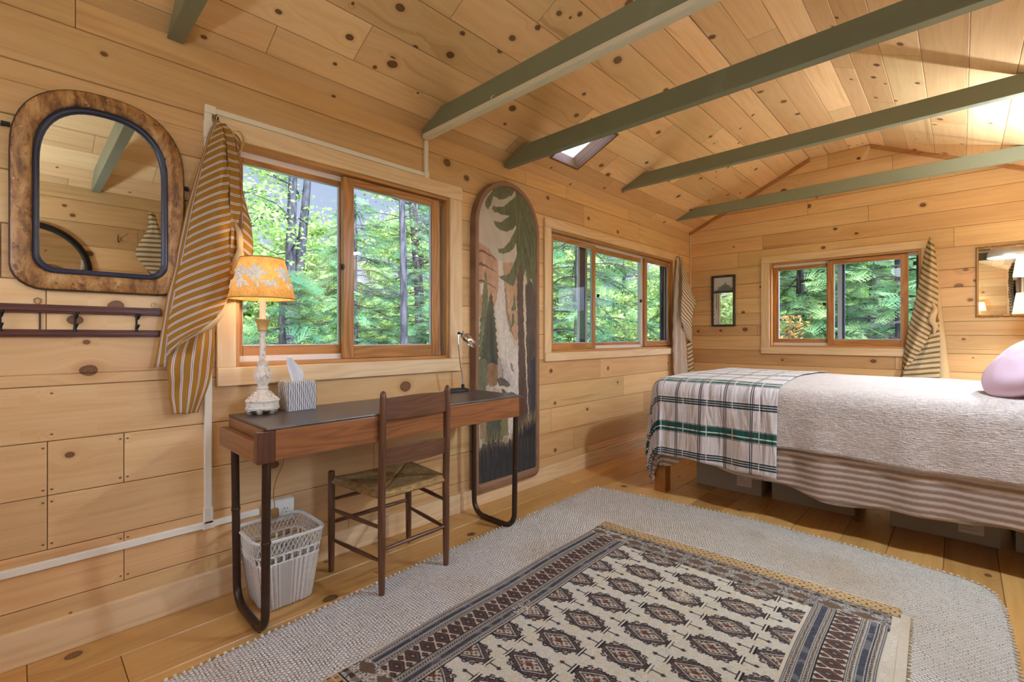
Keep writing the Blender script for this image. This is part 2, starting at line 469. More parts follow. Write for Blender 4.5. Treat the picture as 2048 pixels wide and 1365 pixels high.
def mat_rush():
    T = NT('woven_rush')
    U = T.xyz(uvn(T))
    nz = T.noise(T.vec(T.math('MULTIPLY', U[0], 18), T.math('MULTIPLY', U[1], 260)), 1.0, 3)
    lo = T.noise(T.vec(U[0], U[1]), 14, 2)
    c = T.mix(T.ss(nz, .3, .7), lin((120,92,52)), lin((184,150,98)))
    c = T.mix(T.ss(lo, .35, .65), c, T.mix(.5, c, lin((120,92,52))))
    return T.bsdf(c, .7, spec=.3)
M['rush'] = mat_rush()
M['wicker'] = mat_plain('white_wicker', lin((220,214,202)), .6, 0, .3, mottle=.16, mscale=70, bump=.3)

def mat_wicker_body():
    T = NT('white_wicker_weave')
    U = T.xyz(uvn(T))
    w = T.math('SINE', T.math('MULTIPLY', U[1], 2*PI/.006))
    r = T.math('COSINE', T.math('MULTIPLY', U[0], 2*PI/.0185))
    h = T.math('MULTIPLY', w, r)
    nz = T.noise(T.vec(U[0], U[1]), 60, 2)
    c = T.mix(nz, lin((204,196,182)), lin((228,222,212)))
    c = T.mix(T.math('MULTIPLY', T.ss(r, -.1, -.8), .6), c, lin((140,122,104)))
    return T.bsdf(c, .6, spec=.3, normal=T.bump(h, .6, .003))
M['wickerbody'] = mat_wicker_body()

def mat_rug():
    T = NT('chunky_wool')
    U = T.xyz(uvn(T)); u, v = U[0], U[1]
    du = T.math('MULTIPLY', T.math('SUBTRACT', T.noise(T.vec(u, v), 7, 2), .5), .030)
    row = T.math('DIVIDE', T.math('ADD', v, du), .0125)
    ri = T.math('FLOOR', row)
    fr = T.math('SUBTRACT', T.math('FRACT', row), .5)
    fc = T.math('SUBTRACT', T.math('FRACT', T.math('ADD', T.math('DIVIDE', T.math('ADD', u, T.math('MULTIPLY', du, .6)), .0145), T.math('MULTIPLY', ri, .5))), .5)
    cell = T.n('TexWhiteNoise', {'Vector': T.vec(ri, T.math('FLOOR', T.math('ADD', T.math('DIVIDE', u, .0145), T.math('MULTIPLY', ri, .5))))}).outputs[0]
    r2 = T.math('ADD', T.math('MULTIPLY', T.math('MULTIPLY', fr, fr), 3.6), T.math('MULTIPLY', T.math('MULTIPLY', fc, fc), 3.0))
    h = T.math('SUBTRACT', 1.0, r2, True)
    big = T.noise(T.vec(u, v), 1.7, 3)
    c = T.mix(T.math('ADD', T.math('MULTIPLY', cell, .6), T.math('MULTIPLY', big, .4)), lin((206,198,188)), lin((242,238,232)))
    c = T.mix(T.math('MULTIPLY', T.ss(big, .52, .70), .45), c, lin((196,170,134)))
    gap = T.math('MULTIPLY', T.ss(h, .45, .12), T.math('ADD', .22, T.math('MULTIPLY', T.ss(cell, .45, .95), .7)))
    c = T.mix(gap, c, lin((74,62,52)))
    return T.bsdf(c, .95, spec=.08, normal=T.bump(h, .9, .006))
M['rug'] = mat_rug()
M['yarn'] = mat_plain('wool_yarn', lin((216,206,192)), .95, 0, .08, mottle=.15, mscale=60)
M['selvedge'] = mat_plain('rug_selvedge', lin((200,190,172)), .95, 0, .08, mottle=.15, mscale=60)
M['fringe'] = mat_plain('rug_fringe', lin((186,156,98)), .95, 0, .08, mottle=.2, mscale=60)

def mat_leaf(name, c1, c2, c3, tr=.4):
    T = NT(name)
    a = T.n('Attribute', attribute_name='tint').outputs['Fac']
    c = T.ramp(a, [(0, c1), (.55, c2), (1, c3)])
    d = T.n('BsdfDiffuse', {'Color': c}); t = T.n('BsdfTranslucent', {'Color': T.mix(.5, c, c3)})
    return T.surf(T.n('MixShader', {0: tr, 1: d.outputs[0], 2: t.outputs[0]}))
M['hemlock'] = mat_leaf('hemlock_needles', lin((42,72,54)), lin((88,124,82)), lin((162,182,116)))
M['broad'] = mat_leaf('broad_leaves', lin((72,104,48)), lin((128,158,76)), lin((196,204,132)))
M['dryleaf'] = mat_leaf('brown_needles', lin((120,80,40)), lin((190,130,70)), lin((214,160,96)))
def mat_bark(name, a, b):
    T = NT(name)
    tc = T.n('TexCoord').outputs['Object']
    mp = T.n('Mapping', {'Vector': tc, 'Scale': (14, 14, 2.5)}).outputs[0]
    n1 = T.noise(mp, 1.5, 5, .65)
    return T.bsdf(T.mix(T.ss(n1, .35, .65), a, b), .9, spec=.1, normal=T.bump(n1, .6, .03))
M['barkgrey'] = mat_bark('grey_bark', lin((42,39,39)), lin((80,75,75)))
M['barkdark'] = mat_bark('dark_bark', lin((44,40,40)), lin((96,86,84)))
def mat_ground():
    T = NT('forest_floor')
    tc = T.n('TexCoord').outputs['Object']
    a = T.noise(tc, 1.2, 6, .7); b = T.noise(tc, 9, 4, .7)
    c = T.mix(T.ss(a, .35, .65), lin((54,74,40)), lin((112,138,70)))
    c = T.mix(T.ss(b, .5, .7), c, lin((80,66,44)))
    return T.bsdf(c, 1.0, spec=.05, normal=T.bump(b, .8, .1))
M['ground'] = mat_ground()
M['sidewall'] = M['gap']
def mat_emit(name, c, s):
    T = NT(name)
    return T.surf(T.n('Emission', {'Color': c, 'Strength': s}))

# ------------------------------------------------------------------ the room shell
RW, RL, RF = 2.961, 5.53, -1.6           # right wall x, back wall y, front wall y
ZW, SL = 2.37, .461                      # wall height, roof slope
PH = math.atan(SL); CP, SP = math.cos(PH), math.sin(PH)
XF0, ZF = 1.236, 2.94                    # flat strip of the ceiling

def subtract(rect, holes):
    out = [rect]
    for h in holes:
        nx = []
        for (a0,a1,b0,b1) in out:
            if h[0] >= a1 or h[1] <= a0 or h[2] >= b1 or h[3] <= b0: nx.append((a0,a1,b0,b1)); continue
            if h[2] > b0: nx.append((a0,a1,b0,h[2]))
            if h[3] < b1: nx.append((a0,a1,h[3],b1))
            m0, m1 = max(b0,h[2]), min(b1,h[3])
            if h[0] > a0: nx.append((a0,h[0],m0,m1))
            if h[1] < a1: nx.append((h[1],a1,m0,m1))
        out = nx
    return [r for r in out if r[1]-r[0] > .004 and r[3]-r[2] > .004]

def boards(name, mat, mapf, rows, alim, joints=None, holes=(), thick=.11, kd=9., knots=(), seed=1, maxlen=1.8, gap=.0010, cham=.0028, step=.05, kr=(.007,.017)):
    rng = np.random.default_rng(seed)
    V = []; F = []; UV = []; KN = []; TI = []; mats = []
    joints = joints or {}
    def alr(b): return alim(b) if callable(alim) else alim
    for ri in range(len(rows)-1):
        b0, b1 = rows[ri], rows[ri+1]
        lo0, hi0 = alr(b0); lo1, hi1 = alr(b1)
        amin, amax = min(lo0, lo1), max(hi0, hi1)
        js = joints.get(ri)
        if js is None:
            js = []; p = amin + rng.uniform(.3, maxlen)
            while p < amax-.25: js.append(p); p += rng.uniform(.55*maxlen, 1.5*maxlen)
        ed = [amin] + sorted(js) + [amax]
        for k in range(len(ed)-1):
            a0, a1 = ed[k], ed[k+1]
            tint = rng.uniform(0, 1); ou, ov = rng.uniform(0, 50), rng.uniform(0, 50)
            area = (a1-a0)*(b1-b0)
            nk = rng.poisson(area*kd)
            ks = [(rng.uniform(a0, a1), rng.uniform(b0+.01, b1-.01), rng.lognormal(math.log((kr[0]+kr[1])/2), .38), rng.uniform(0.75, 1.5)) for _ in range(nk)]
            ks = [(x, y, min(max(r, kr[0]*.5), kr[1]*1.4), e) for x, y, r, e in ks]
            ks += [(x, y, r, 1.25) for (x, y, r) in knots if a0 <= x <= a1 and b0 <= y <= b1]
            KA = np.array(ks) if ks else None
            for (c0, c1, e0, e1) in subtract((a0, a1, b0, b1), holes):
                g0 = gap if abs(e0-b0) < 1e-6 else 0; g1 = gap if abs(e1-b1) < 1e-6 else 0
                bl = [e0+g0, e0+g0+cham] + list(np.linspace(e0+g0+cham, e1-g1-cham, max(2, int((e1-e0)/step)+1))[1:-1]) + [e1-g1-cham, e1-g1]
                j0 = .0012 if (abs(c0-a0) < 1e-6 and k > 0) else 0
                j1 = .0012 if (abs(c1-a1) < 1e-6 and k < len(ed)-2) else 0
                na = max(2, int((c1-c0)/step)+1)
                ts = np.linspace(0, 1, na)
                base = len(V)
                for ib, b in enumerate(bl):
                    l, h = alr(b)
                    s0, s1 = max(c0+j0, l), min(c1-j1, h)
                    d = -.0035 if ib in (0, len(bl)-1) else 0.0
                    for t in ts:
                        a = s0+(s1-s0)*t
                        V.append((a, b, d))
                n = len(ts)
                for i in range(len(bl)-1):
                    for j in range(n-1):
                        q = (base+i*n+j, base+i*n+j+1, base+(i+1)*n+j+1, base+(i+1)*n+j)
                        F.append(q); mats.append(0)
                        cx = sum(V[x][0] for x in q)/4; cy = sum(V[x][1] for x in q)/4
                        if KA is not None:
                            dd = ((KA[:,0]-cx)/KA[:,3])**2+(KA[:,1]-cy)**2
                            w = np.argmin(np.sqrt(dd)/KA[:,2]); kx, ky, r, el = KA[w]
                        for x in q:
                            UV.append((V[x][0]+ou, V[x][1]+ov)); TI.append(tint)
                            KN.append(((V[x][0]-kx)/(r*el), (V[x][1]-ky)/r, float(w)*3.1+tint*9) if KA is not None else (60., 60., tint*9))
        # sheathing behind the boards
        for (c0, c1, e0, e1) in subtract((amin, amax, b0, b1), holes):
            base = len(V)
            for d in (-.0045, -thick):
                for b in (e0, e1):
                    l, h = alr(b)
                    for a in (max(c0, l), min(c1, h)): V.append((a, b, d))
            for q in [(0,1,3,2),(4,6,7,5),(0,4,5,1),(2,3,7,6),(0,2,6,4),(1,5,7,3)]:
                F.append(tuple(base+x for x in q)); mats.append(1)
                for x in q: UV.append((0,0)); TI.append(.5); KN.append((60.,60.,0.))
    VV = np.array([mapf(*p) for p in V])
    lo = VV.min(0); hi = VV.max(0); org = np.array([(lo[0]+hi[0])/2, (lo[1]+hi[1])/2, lo[2]])
    me = bpy.data.meshes.new(name)
    me.from_pydata((VV-org).tolist(), [], F)
    me.uv_layers.new(name='UVMap').data.foreach_set('uv', np.array(UV, np.float32).ravel())
    me.attributes.new('knot', 'FLOAT_VECTOR', 'CORNER').data.foreach_set('vector', np.array(KN, np.float32).ravel())
    me.attributes.new('tint', 'FLOAT', 'CORNER').data.foreach_set('value', np.array(TI, np.float32))
    me.materials.append(mat); me.materials.append(M['gap'])
    me.polygons.foreach_set('material_index', np.array(mats, np.int32))
    me.update()
    o = bpy.data.objects.new(name, me); COL.objects.link(o); o.location = org
    WL[o.name] = Vector(org); o['kind'] = 'structure'
    return o

mapL = lambda a, b, d: (d, a, b)
mapR = lambda a, b, d: (RW-d, a, b)
mapB = lambda a, b, d: (a, RL-d, b)
mapF = lambda a, b, d: (a, RF+d, b)
mapFl = lambda a, b, d: (b, a, d)
mapCL = lambda a, b, d: (b*CP+d*SP, a, ZW+b*SP-d*CP)
mapCR = lambda a, b, d: (RW-b*CP-d*SP, a, ZW+b*SP-d*CP)
mapCF = lambda a, b, d: (b, a, ZF-d)

W1 = (.663, 1.872, .995, 2.005)
W2 = (2.885, 5.075, 1.005, 1.985)
W3 = (.868, 2.088, 1.022, 1.912)
W5 = (.92, 1.52, 1.05, 2.02)          # right wall
W6_added = (.45, 1.55, 1.0, 2.0)           # front wall, unseen, added to let daylight in
zr = [0, .092, .184, .372, .564, .757, .953, 1.147, 1.33, 1.516, 1.70, 1.89, 2.08, 2.262, ZW]
jl = {5: [1.9, 3.6], 4: [.067, .278, 2.2, 4.0], 3: [.067, 1.35, 2.9, 4.4], 2: [.278, 1.55, 3.2], 6: [2.05, 3.9], 7: [.064, 2.3, 4.6], 1: [1.2, 3.4], 12: [2.4, 3.35, 4.3], 13: [.14, 2.6, 3.1, 4.1]}
kl = [(.176,1.004,.020), (.585,1.20,.012), (.254,1.249,.017), (.139,1.192,.016), (.828,.526,.016), (.126,.70,.010), (.112,.685,.006), (1.551,.840,.026), (.17,1.11,.008), (1.16,2.03,.013), (.22,2.2,.008), (2.86,2.22,.014), (3.42,2.16,.013), (3.9,2.12,.014), (2.9,.86,.013), (3.4,.5,.012), (2.95,.6,.012), (3.9,.7,.010), (1.86,2.23,.022), (2.02,2.17,.016)]
for yj, za, zb_ in ((.067,.564,.757),(.278,.564,.757),(.067,.372,.564),(.279,.184,.372),(.067,.76,.95)):
    for sg in (-.011, .011):
        for zq in (za+.022, zb_-.022): kl.append((yj+sg, zq, .0028))
boards('wall_left', M['wall'], mapL, zr, (RF-.1, RL+.1), jl, [W1, W2], .115, 2.2, kl, 3, 2.2, kr=(.005,.012))
zb = [0, .17, .335, .49, .66, .828, .984, 1.141, 1.26, 1.388, 1.555, 1.712, 1.90, 2.07, 2.22, ZW, 2.51, 2.66, 2.80, ZF]
def gal(b):
    o = max(0.0, (b-ZW)/SL); return (o, RW-o)
kb = [(.42,1.80,.012), (.60,1.40,.014), (.62,1.21,.018), (.36,1.20,.012), (1.45,2.19,.012), (1.62,2.12,.011), (1.35,2.02,.014), (2.33,1.56,.022), (2.40,1.44,.012), (1.0,2.66,.020), (1.78,2.56,.020), (2.36,1.11,.009), (1.75,.9,.016), (2.1,2.3,.016)]
boards('wall_back', M['wall'], mapB, zb, gal, {11: [], 13: [.80], 12: [.55, 2.3], 10: [], 9: [], 8: [.52]}, [W3], .115, 3.0, kb, 9, 2.4, kr=(.005,.012))
boards('wall_right', M['wall'], mapR, zr[:1]+zr[2:], (RF, RL), None, [W5], .115, 5., [(.40,1.83,.022), (.30,2.13,.012), (.25,2.2,.010)], 21, 2.0)
boards('wall_front', M['wall'], mapF, zb, gal, None, [W6_added], .115, 6., (), 33, 2.0)
fx = [-.0, .19, .40, .60, .82, 1.02, 1.22, 1.41, 1.62, 1.855, 2.06, 2.28, 2.48, 2.70, RW]
boards('floor', M['floor'], mapFl, fx, (RF, RL), None, [], .08, 7., [(.22,.42,.016), (.30,.62,.012), (.17,1.5,.014), (.52,1.2,.013), (.62,3.4,.02)], 15, 2.2, .0009, .002)
SKY = (2.68, 3.03, .176, .584)
rb = [-.16, .085, .235, .44, .645, .86, 1.06, 1.235, XF0/CP]
kc = [(1.291,.31,.020), (1.275,.335,.012), (1.05,.337,.013), (1.048,.18,.008), (1.75,.644,.012), (1.76,.733,.015), (1.841,.845,.012), (1.888,.958,.012), (2.088,.389,.017), (2.13,.273,.009), (2.446,.96,.022), (2.55,.55,.013), (1.524,.494,.017), (1.343,.442,.012), (1.18,.574,.016), (3.2,.3,.016), (3.6,.5,.013), (3.35,.75,.015), (4.1,.45,.014), (4.45,.62,.013), (3.9,.95,.012), (.75,.3,.010), (3.75,.16,.012), (3.0,1.0,.016), (2.2,1.2,.020)]
oc1 = boards('ceiling', M['ceil'], mapCL, rb, (RF-.25, RL+.25), {1: [.765, 2.3, 3.5], 2: [1.115, 3.25], 3: [.45, 2.62, 4.2], 4: [1.41, 3.4], 5: [1.82, 3.9]}, [SKY], .10, 4.5, kc, 5, 2.0, .0010, .0026, kr=(.006,.013))
boards('ceiling', M['ceil'], mapCR, rb, (RF-.25, RL+.25), None, [], .10, 6., [(3.7,1.1,.013), (3.9,1.14,.012), (3.95,.9,.013), (4.3,1.05,.012), (3.4,.95,.015), (4.6,.8,.016)], 6, 1.4, .0010, .0026, kr=(.006,.013))
boards('ceiling', M['ceil'], mapCF, [XF0, 1.40, 1.565, RW-XF0], (RF-.25, RL+.25), None, [], .10, 8., (), 8, 1.3, .0010, .0026, kr=(.006,.013))

def struct(name, mb, mat, parent=None, **k):
    o = obj(name, mb, mat, parent, **k)
    if parent is None: o['kind'] = 'structure'
    return o
# low board standing proud along the foot of the left wall
b = MB().box((.0, RF, .0), (.022, RL, .122), 1); struct('baseboard_left', b, M['casing'], bevel=.003)
b = MB().box((0, RL-.018, 0), (RW, RL, .10), 0); struct('baseboard_back', b, M['casing'], bevel=.003)
b = MB().box((RW-.018, RF, 0), (RW, RL-.018, .10), 1); struct('baseboard_right', b, M['casing'], bevel=.003)
# corner strip and the rake boards under the ceiling on the gable
b = MB().box((.0, RL-.022, .10), (.022, RL, ZW), 2); struct('trim_1', b, M['casing'], bevel=.005)
for k, sgn in ((2, 0), (3, 1)):
    pts = [(0.02, ZW-.03), (XF0+.02, ZF-.03+.01), (XF0, ZF), (0.0, ZW)]
    pts = [(0.0, ZW), (0.0, ZW-.036), (XF0, ZF-.036), (XF0, ZF)]
    if sgn: pts = [(RW-x, z) for x, z in pts][::-1]
    m = MB().prism(pts, (RL-.028, RL), lambda p, q, e: (p, e, q))
    m.uv = [[(c[0]*1.1, c[1]) for c in f] for f in m.uv]
    struct('trim_%d' % k, m, M['trimdark'], bevel=.003)

# ------------------------------------------------------------------ windows
def ring(m, mp, a0, a1, z0, z1, w, d0, d1, wb=None, wt=None):
    wb = w if wb is None else wb; wt = w if wt is None else wt
    def bx(p0, p1, q0, q1, g):
        c = [mp(p0, q0, d0), mp(p1, q1, d1)]
        lo = [min(c[0][i], c[1][i]) for i in range(3)]; hi = [max(c[0][i], c[1][i]) for i in range(3)]
        m.box(lo, hi)
    bx(a0, a0+w, z0, z1, 2); bx(a1-w, a1, z0, z1, 2)
    bx(a0+w, a1-w, z0, z0+wb, 0); bx(a0+w, a1-w, z1-wt, z1, 0)
def wbox(m, mp, a0, a1, z0, z1, d0, d1):
    c = [mp(a0, z0, d0), mp(a1, z1, d1)]
    m.box([min(c[0][i], c[1][i]) for i in range(3)], [max(c[0][i], c[1][i]) for i in range(3)]); return m

def window(num, mp, W, sashes, casing, latches=(), pulls=(), extras=()):
    a0, a1, z0, z1 = W
    root = bpy.data.objects.new('window_%d' % num, None); COL.objects.link(root)
    root.location = mp((a0+a1)/2, z0, 0); WL[root.name] = Vector(root.location); root['kind'] = 'structure'; root.empty_display_size = .05
    m = MB(); ring(m, mp, a0, a1, z0, z1, .018, -.115, .004); obj('jamb', m, M['jamb'], root, bevel=.002)
    m = MB()
    cl, cr, ct, cb, so = casing          # left, right, top widths, apron height, apron overhang
    if cl: wbox(m, mp, a0-cl, a0, z0, z1, 0, .019)
    if cr: wbox(m, mp, a1, a1+cr, z0, z1, 0, .019)
    wbox(m, mp, a0-cl, a1+cr, z1, z1+ct, 0, .021)
    obj('casing', m, M['casing'], root, bevel=.003)
    m = MB(); wbox(m, mp, a0-cl-so, a1+cr*.9, z0-cb, z0-.0005, 0, .026)
    obj('window_sill', m, M['casing'], root, bevel=.004)
    m = MB()
    wbox(m, mp, a0+.018, a1-.018, z0+.018, z0+.046, -.110, -.055)
    wbox(m, mp, a0+.018, a1-.018, z1-.044, z1-.018, -.110, -.055)
    obj('track', m, M['sillw'], root, bevel=.002)
    for (s0, s1, b0, b1, w, dep, wb, wt) in sashes:
        m = MB(); ring(m, mp, s0, s1, b0, b1, w, dep, dep+.030, wb, wt)
        sa = obj('sash', m, M['fir'], root, bevel=.003)
        m = MB(); c = [mp(s0+w, b0+wb, dep+.012), mp(s1-w, b0+wb, dep+.012), mp(s1-w, b1-wt, dep+.012), mp(s0+w, b1-wt, dep+.012)]
        m.add(c, [(0,1,2,3)]); obj('pane', m, M['glass'], sa)
        m = MB(); ring(m, mp, s0+w-.001, s1-w+.001, b0+wb-.001, b1-wt+.001, .005, dep+.006, dep+.020)
        obj('gasket', m, M['alu'], sa)
    for (p0, p1, q0, q1, d0, d1, mt) in extras:
        m = MB(); wbox(m, mp, p0, p1, q0, q1, d0, d1); obj('screen_frame', m, M[mt], root, bevel=.002)
    for (la, lz, ld) in latches:
        m = MB(); wbox(m, mp, la-.013, la+.013, lz-.016, lz+.016, ld, ld+.012); wbox(m, mp, la-.005, la+.005, lz-.010, lz+.010, ld+.012, ld+.022)
        obj('latch', m, M['bronze'], root, bevel=.003)
    for (la, lz, ld) in pulls:
        m = MB(); c = mp(la, lz, ld)
        wbox(m, mp, la-.006, la+.006, lz-.032, lz+.032, ld, ld+.002); obj('finger_pull', m, M['trimdark'], root, bevel=.0015)
    return root
# desk window: fixed light at the back, slider in front
window(1, mapL, W1, [(.681, 1.215, 1.036, 1.972, .032, -.092, .052, .034), (1.182, 1.816, 1.014, 1.982, .060, -.048, .068, .042)],
       (.075, .100, .085, .082, 0), [(1.178, 1.50, -.030)], [(1.79, 1.48, -.018)],
       [(1.822, 1.838, 1.03, 1.97, -.112, -.062, 'screen'), (1.840, 1.853, 1.03, 1.97, -.112, -.058, 'alu'), (1.205, 1.224, 1.04, 1.97, -.114, -.096, 'screen')])
window(2, mapL, W2, [(2.905, 3.555, 1.023, 1.945, .045, -.048, .055, .034), (3.585, 4.47, 1.036, 1.940, .030, -.092, .042, .036), (4.465, 5.055, 1.030, 1.945, .050, -.050, .055, .034)],
       (.080, .060, .072, .068, 0), [(3.60, 1.50, -.03), (4.43, 1.50, -.055)], [],
       [(3.405, 3.43, 1.04, 1.95, -.112, -.100, 'alu'), (3.432, 3.51, 1.04, 1.95, -.114, -.098, 'screen'), (3.512, 3.545, 1.04, 1.95, -.112, -.100, 'alu'), (4.434, 4.464, 1.04, 1.95, -.075, -.045, 'sillw'), (4.905, 4.985, 1.04, 1.95, -.075, -.063, 'screen'), (4.987, 5.045, 1.04, 1.95, -.075, -.060, 'alu')])
window(3, mapB, W3, [(.886, 1.42, 1.050, 1.872, .050, -.092, .058, .038), (1.385, 2.000, 1.040, 1.885, .052, -.048, .064, .040)],
       (.082, .040, .072, .072, 0), [(1.352, 1.46, -.060), (2.045, 1.79, -.03)], [(1.985, 1.475, -.018)],
       [(1.455, 1.49, 1.05, 1.87, -.112, -.096, 'alu'), (1.492, 1.515, 1.05, 1.87, -.114, -.094, 'screen'), (2.05, 2.07, 1.05, 1.87, -.112, -.09, 'screen')])
window(5, mapR, W5, [(.940, 1.24, 1.07, 2.0, .05, -.092, .055, .035), (1.21, 1.50, 1.07, 2.0, .05, -.050, .055, .035)], (.07, .07, .08, .075, 0))
window(6, mapF, W6_added, [(.47, 1.02, 1.02, 1.98, .05, -.092, .055, .035), (.98, 1.53, 1.02, 1.98, .05, -.050, .055, .035)], (.07, .07, .08, .075, 0))  # unseen front window, added as a daylight source
# roof light in the left slope, above the second beam
sk = bpy.data.objects.new('window_4', None); COL.objects.link(sk); sk['kind'] = 'structure'
sk.location = mapCL(2.855, .38, 0); WL[sk.name] = Vector(sk.location); sk.empty_display_size = .05
m = MB()
def slab(m, a0, a1, b0, b1, d0, d1):
    vs = [mapCL(a, b_, d) for d in (d0, d1) for b_ in (b0, b1) for a in (a0, a1)]
    m.add(vs, [(0,1,3,2),(4,6,7,5),(0,4,5,1),(2,3,7,6),(0,2,6,4),(1,5,7,3)], [[(0,0),(.3,0),(.3,.1),(0,.1)]]*6)
a0, a1, b0, b1 = SKY
slab(m, a0-.001, a0+.016, b0, b1, -.115, .004); slab(m, a1-.016, a1+.001, b0, b1, -.115, .004)
slab(m, a0+.016, a1-.016, b0-.001, b0+.016, -.115, .004); slab(m, a0+.016, a1-.016, b1-.016, b1+.001, -.115, .004)
obj('shaft', m, M['shaftwood'], sk)
m = MB(); m.add([mapCL(a0+.016, b0+.016, -.105), mapCL(a1-.016, b0+.016, -.105), mapCL(a1-.016, b1-.016, -.105), mapCL(a0+.016, b1-.016, -.105)], [(0,1,2,3)])
obj('pane', m, M['frost'], sk)

# ------------------------------------------------------------------ painted tie beams
def beam(y0, y1, z0, h, label, snip=0.0):
    zc = lambda x: min(ZF, ZW+SL*x)-.002
    def xat(z): return max(0.004, (z+.002-ZW)/SL)
    zt = z0+h
    xl0, xl1 = xat(z0), xat(zt)
    if snip:
        pts = [(xl0, z0), (xl0, z0+snip), (xat(z0+snip)+.0, z0+snip), (xl1, zt)]
        pts = [(xl0, z0), (xl0, min(z0+snip, zc(xl0))), (xl1, zt)]
    else: pts = [(xl0, z0), (xl1, zt)]
    poly = [(p[0], p[1]) for p in pts] + [(RW-p[0], p[1]) for p in pts[::-1]]
    m = MB().prism(poly, (y0, y1), lambda p, q, e: (p, e, q))
    o = obj('ceiling_beam', m, M['green'], bevel=.003, origin=(RW/2, (y0+y1)/2, z0))
    return tag(o, label, 'beam', 'painted tie beams under the ceiling')
beam(.412, .470, 2.346, .135, 'sage green ceiling beam above the arched worn mirror, cut off by the top edge')
beam(1.668, 1.722, 2.335, .118, 'sage green ceiling beam with an ivory cable duct along its lower edge', .03)
beam(2.370, 2.424, 2.328, .112, 'long sage green ceiling beam crossing in front of the roof light', .03)
beam(3.700, 3.752, 2.436, .105, 'sage green ceiling beam just beyond the roof light, with a long pointed end')
beam(4.965, 5.017, 2.404, .100, 'sage green ceiling beam nearest the gable wall')

# ------------------------------------------------------------------ cable ducts
def duct(boxes, label, name='cable_duct', joints=()):
    m = MB()
    for lo, hi in boxes: m.box(lo, hi)
    lo = np.min([b_[0] for b_ in boxes], 0); root = thing(name, label, 'cable duct', tuple(lo), 'ivory cable ducts')
    obj('channel', m, M['raceway'], root, bevel=.003)
    for lo, hi in joints:
        obj('coupling', MB().box(lo, hi), M['raceway'], root, bevel=.003)
duct([((0, .543, .345), (.016, .571, 2.095))], 'ivory vertical cable duct on the left wall behind the ochre curtain', joints=[((-.0, .540, .33), (.020, .575, .40)), ((0, .540, 1.98), (.020, .574, 2.055))])
duct([((.0, .572, 2.093), (.017, 1.706, 2.118)), ((.0, 1.680, 2.119), (.017, 1.706, 2.314))], 'ivory cable duct running over the desk window and up to the first beam', joints=[((0, .543, 2.088), (.021, .585, 2.123)), ((0, 1.676, 2.088), (.021, 1.710, 2.13))])
duct([((.0, -1.5, .311), (.016, .76, .339))], 'ivory horizontal cable duct low on the left wall running to the outlet', joints=[((0, .536, .307), (.020, .580, .343))])
m = MB().box((.02, 1.664, 2.314), (RW-.2, 1.704, 2.3345)); m.box((.02, 1.660, 2.316), (RW-.2, 1.6675, 2.342))
r_ = thing('cable_duct', 'ivory cable duct fixed under the near edge of the second beam from the left', 'cable duct', (.03, 1.66, 2.326), 'ivory cable ducts')
obj('channel', m, M['raceway'], r_, bevel=.002)
m = MB().tube([(.62, 1.658, 2.318), (.62, 1.650, 2.345), (.625, 1.665, 2.360)], .003, 6); obj('cable_clip', m, M['plate'], r_, smooth=60)

# ------------------------------------------------------------------ arched outlines
def arch(y0, y1, z0, z1, rb, ah, n=26, p=2.0):
    """closed outline (y,z): straight sides, rounded lower corners, superellipse arch of height ah"""
    pts = []
    yc, hw = (y0+y1)/2, (y1-y0)/2
    for k in range(7):
        a = PI+PI/2*k/6; pts.append((y0+rb+rb*math.cos(a), z0+rb+rb*math.sin(a)))
    for k in range(7):
        a = -PI/2+PI/2*k/6; pts.append((y1-rb+rb*math.cos(a), z0+rb+rb*math.sin(a)))
    for k in range(1, 8): pts.append((y1, z0+rb+(z1-ah-z0-rb)*k/8))
    for k in range(n+1):
        a = PI*k/n; c, s_ = math.cos(a), math.sin(a)
        pts.append((yc+hw*math.copysign(abs(c)**(2/p), c), z1-ah+ah*abs(s_)**(2/p)))
    for k in range(1, 8): pts.append((y0, z1-ah-(z1-ah-z0-rb)*k/8))
    return pts
def frame_loft(outer, inner, prof, mp):
    """prof: list (s,d) with s 0..1 from outer to inner; mp(y,z,d)"""
    P = []; UV = []
    n = len(outer); L = 0; acc = [0]
    for i in range(n): acc.append(acc[-1]+math.dist(outer[i], outer[(i+1) % n]))
    for s, d in prof:
        P.append([mp(o[0]*(1-s)+i_[0]*s, o[1]*(1-s)+i_[1]*s, d) for o, i_ in zip(outer, inner)])
        UV.append([(acc[k], s*.08) for k in range(n)])
    return MB().grid(P, UV, closed_u=True)

# arched worn mirror on the left wall
mo = arch(-.026, .468, 1.296, 2.032, .085, .27, p=2.45)
mi = arch(.046, .394, 1.374, 1.955, .050, .215, p=2.45)
R = thing('wall_mirror', 'large arched mirror with a worn gilded brown frame on the left wall', 'mirror', (.02, .22, 1.296))
obj('frame', frame_loft(mo, mi, [(0,.001),(0,.022),(.05,.029),(.12,.031),(.45,.040),(.66,.038),(.74,.030),(.76,.026)], mapL), M['oldframe'], R, smooth=50)
obj('outer_edge', frame_loft(mo, mi, [(-.02,.001),(-.02,.020),(.0,.025),(.04,.028)], mapL), M['blackframe'], R, smooth=40)
obj('inner_lip', frame_loft(mo, mi, [(.75,.027),(.80,.030),(.84,.024),(.93,.022),(.97,.014),(1.02,.0125)], mapL), M['navy'], R, smooth=40)
m = MB(); g = arch(.044, .396, 1.372, 1.957, .050, .215, p=2.45); m.add([mapL(y, z, .012) for y, z in g], [tuple(range(len(g)))]); obj('mirror_glass', m, M['mirror'], R)
m = MB().box((.002, -.045, 1.845), (.008, -.024, 1.86)); m.box((.002,-.046,1.842),(.016,-.038,1.849)); obj('hanger', m, M['iron'], R, bevel=.001)
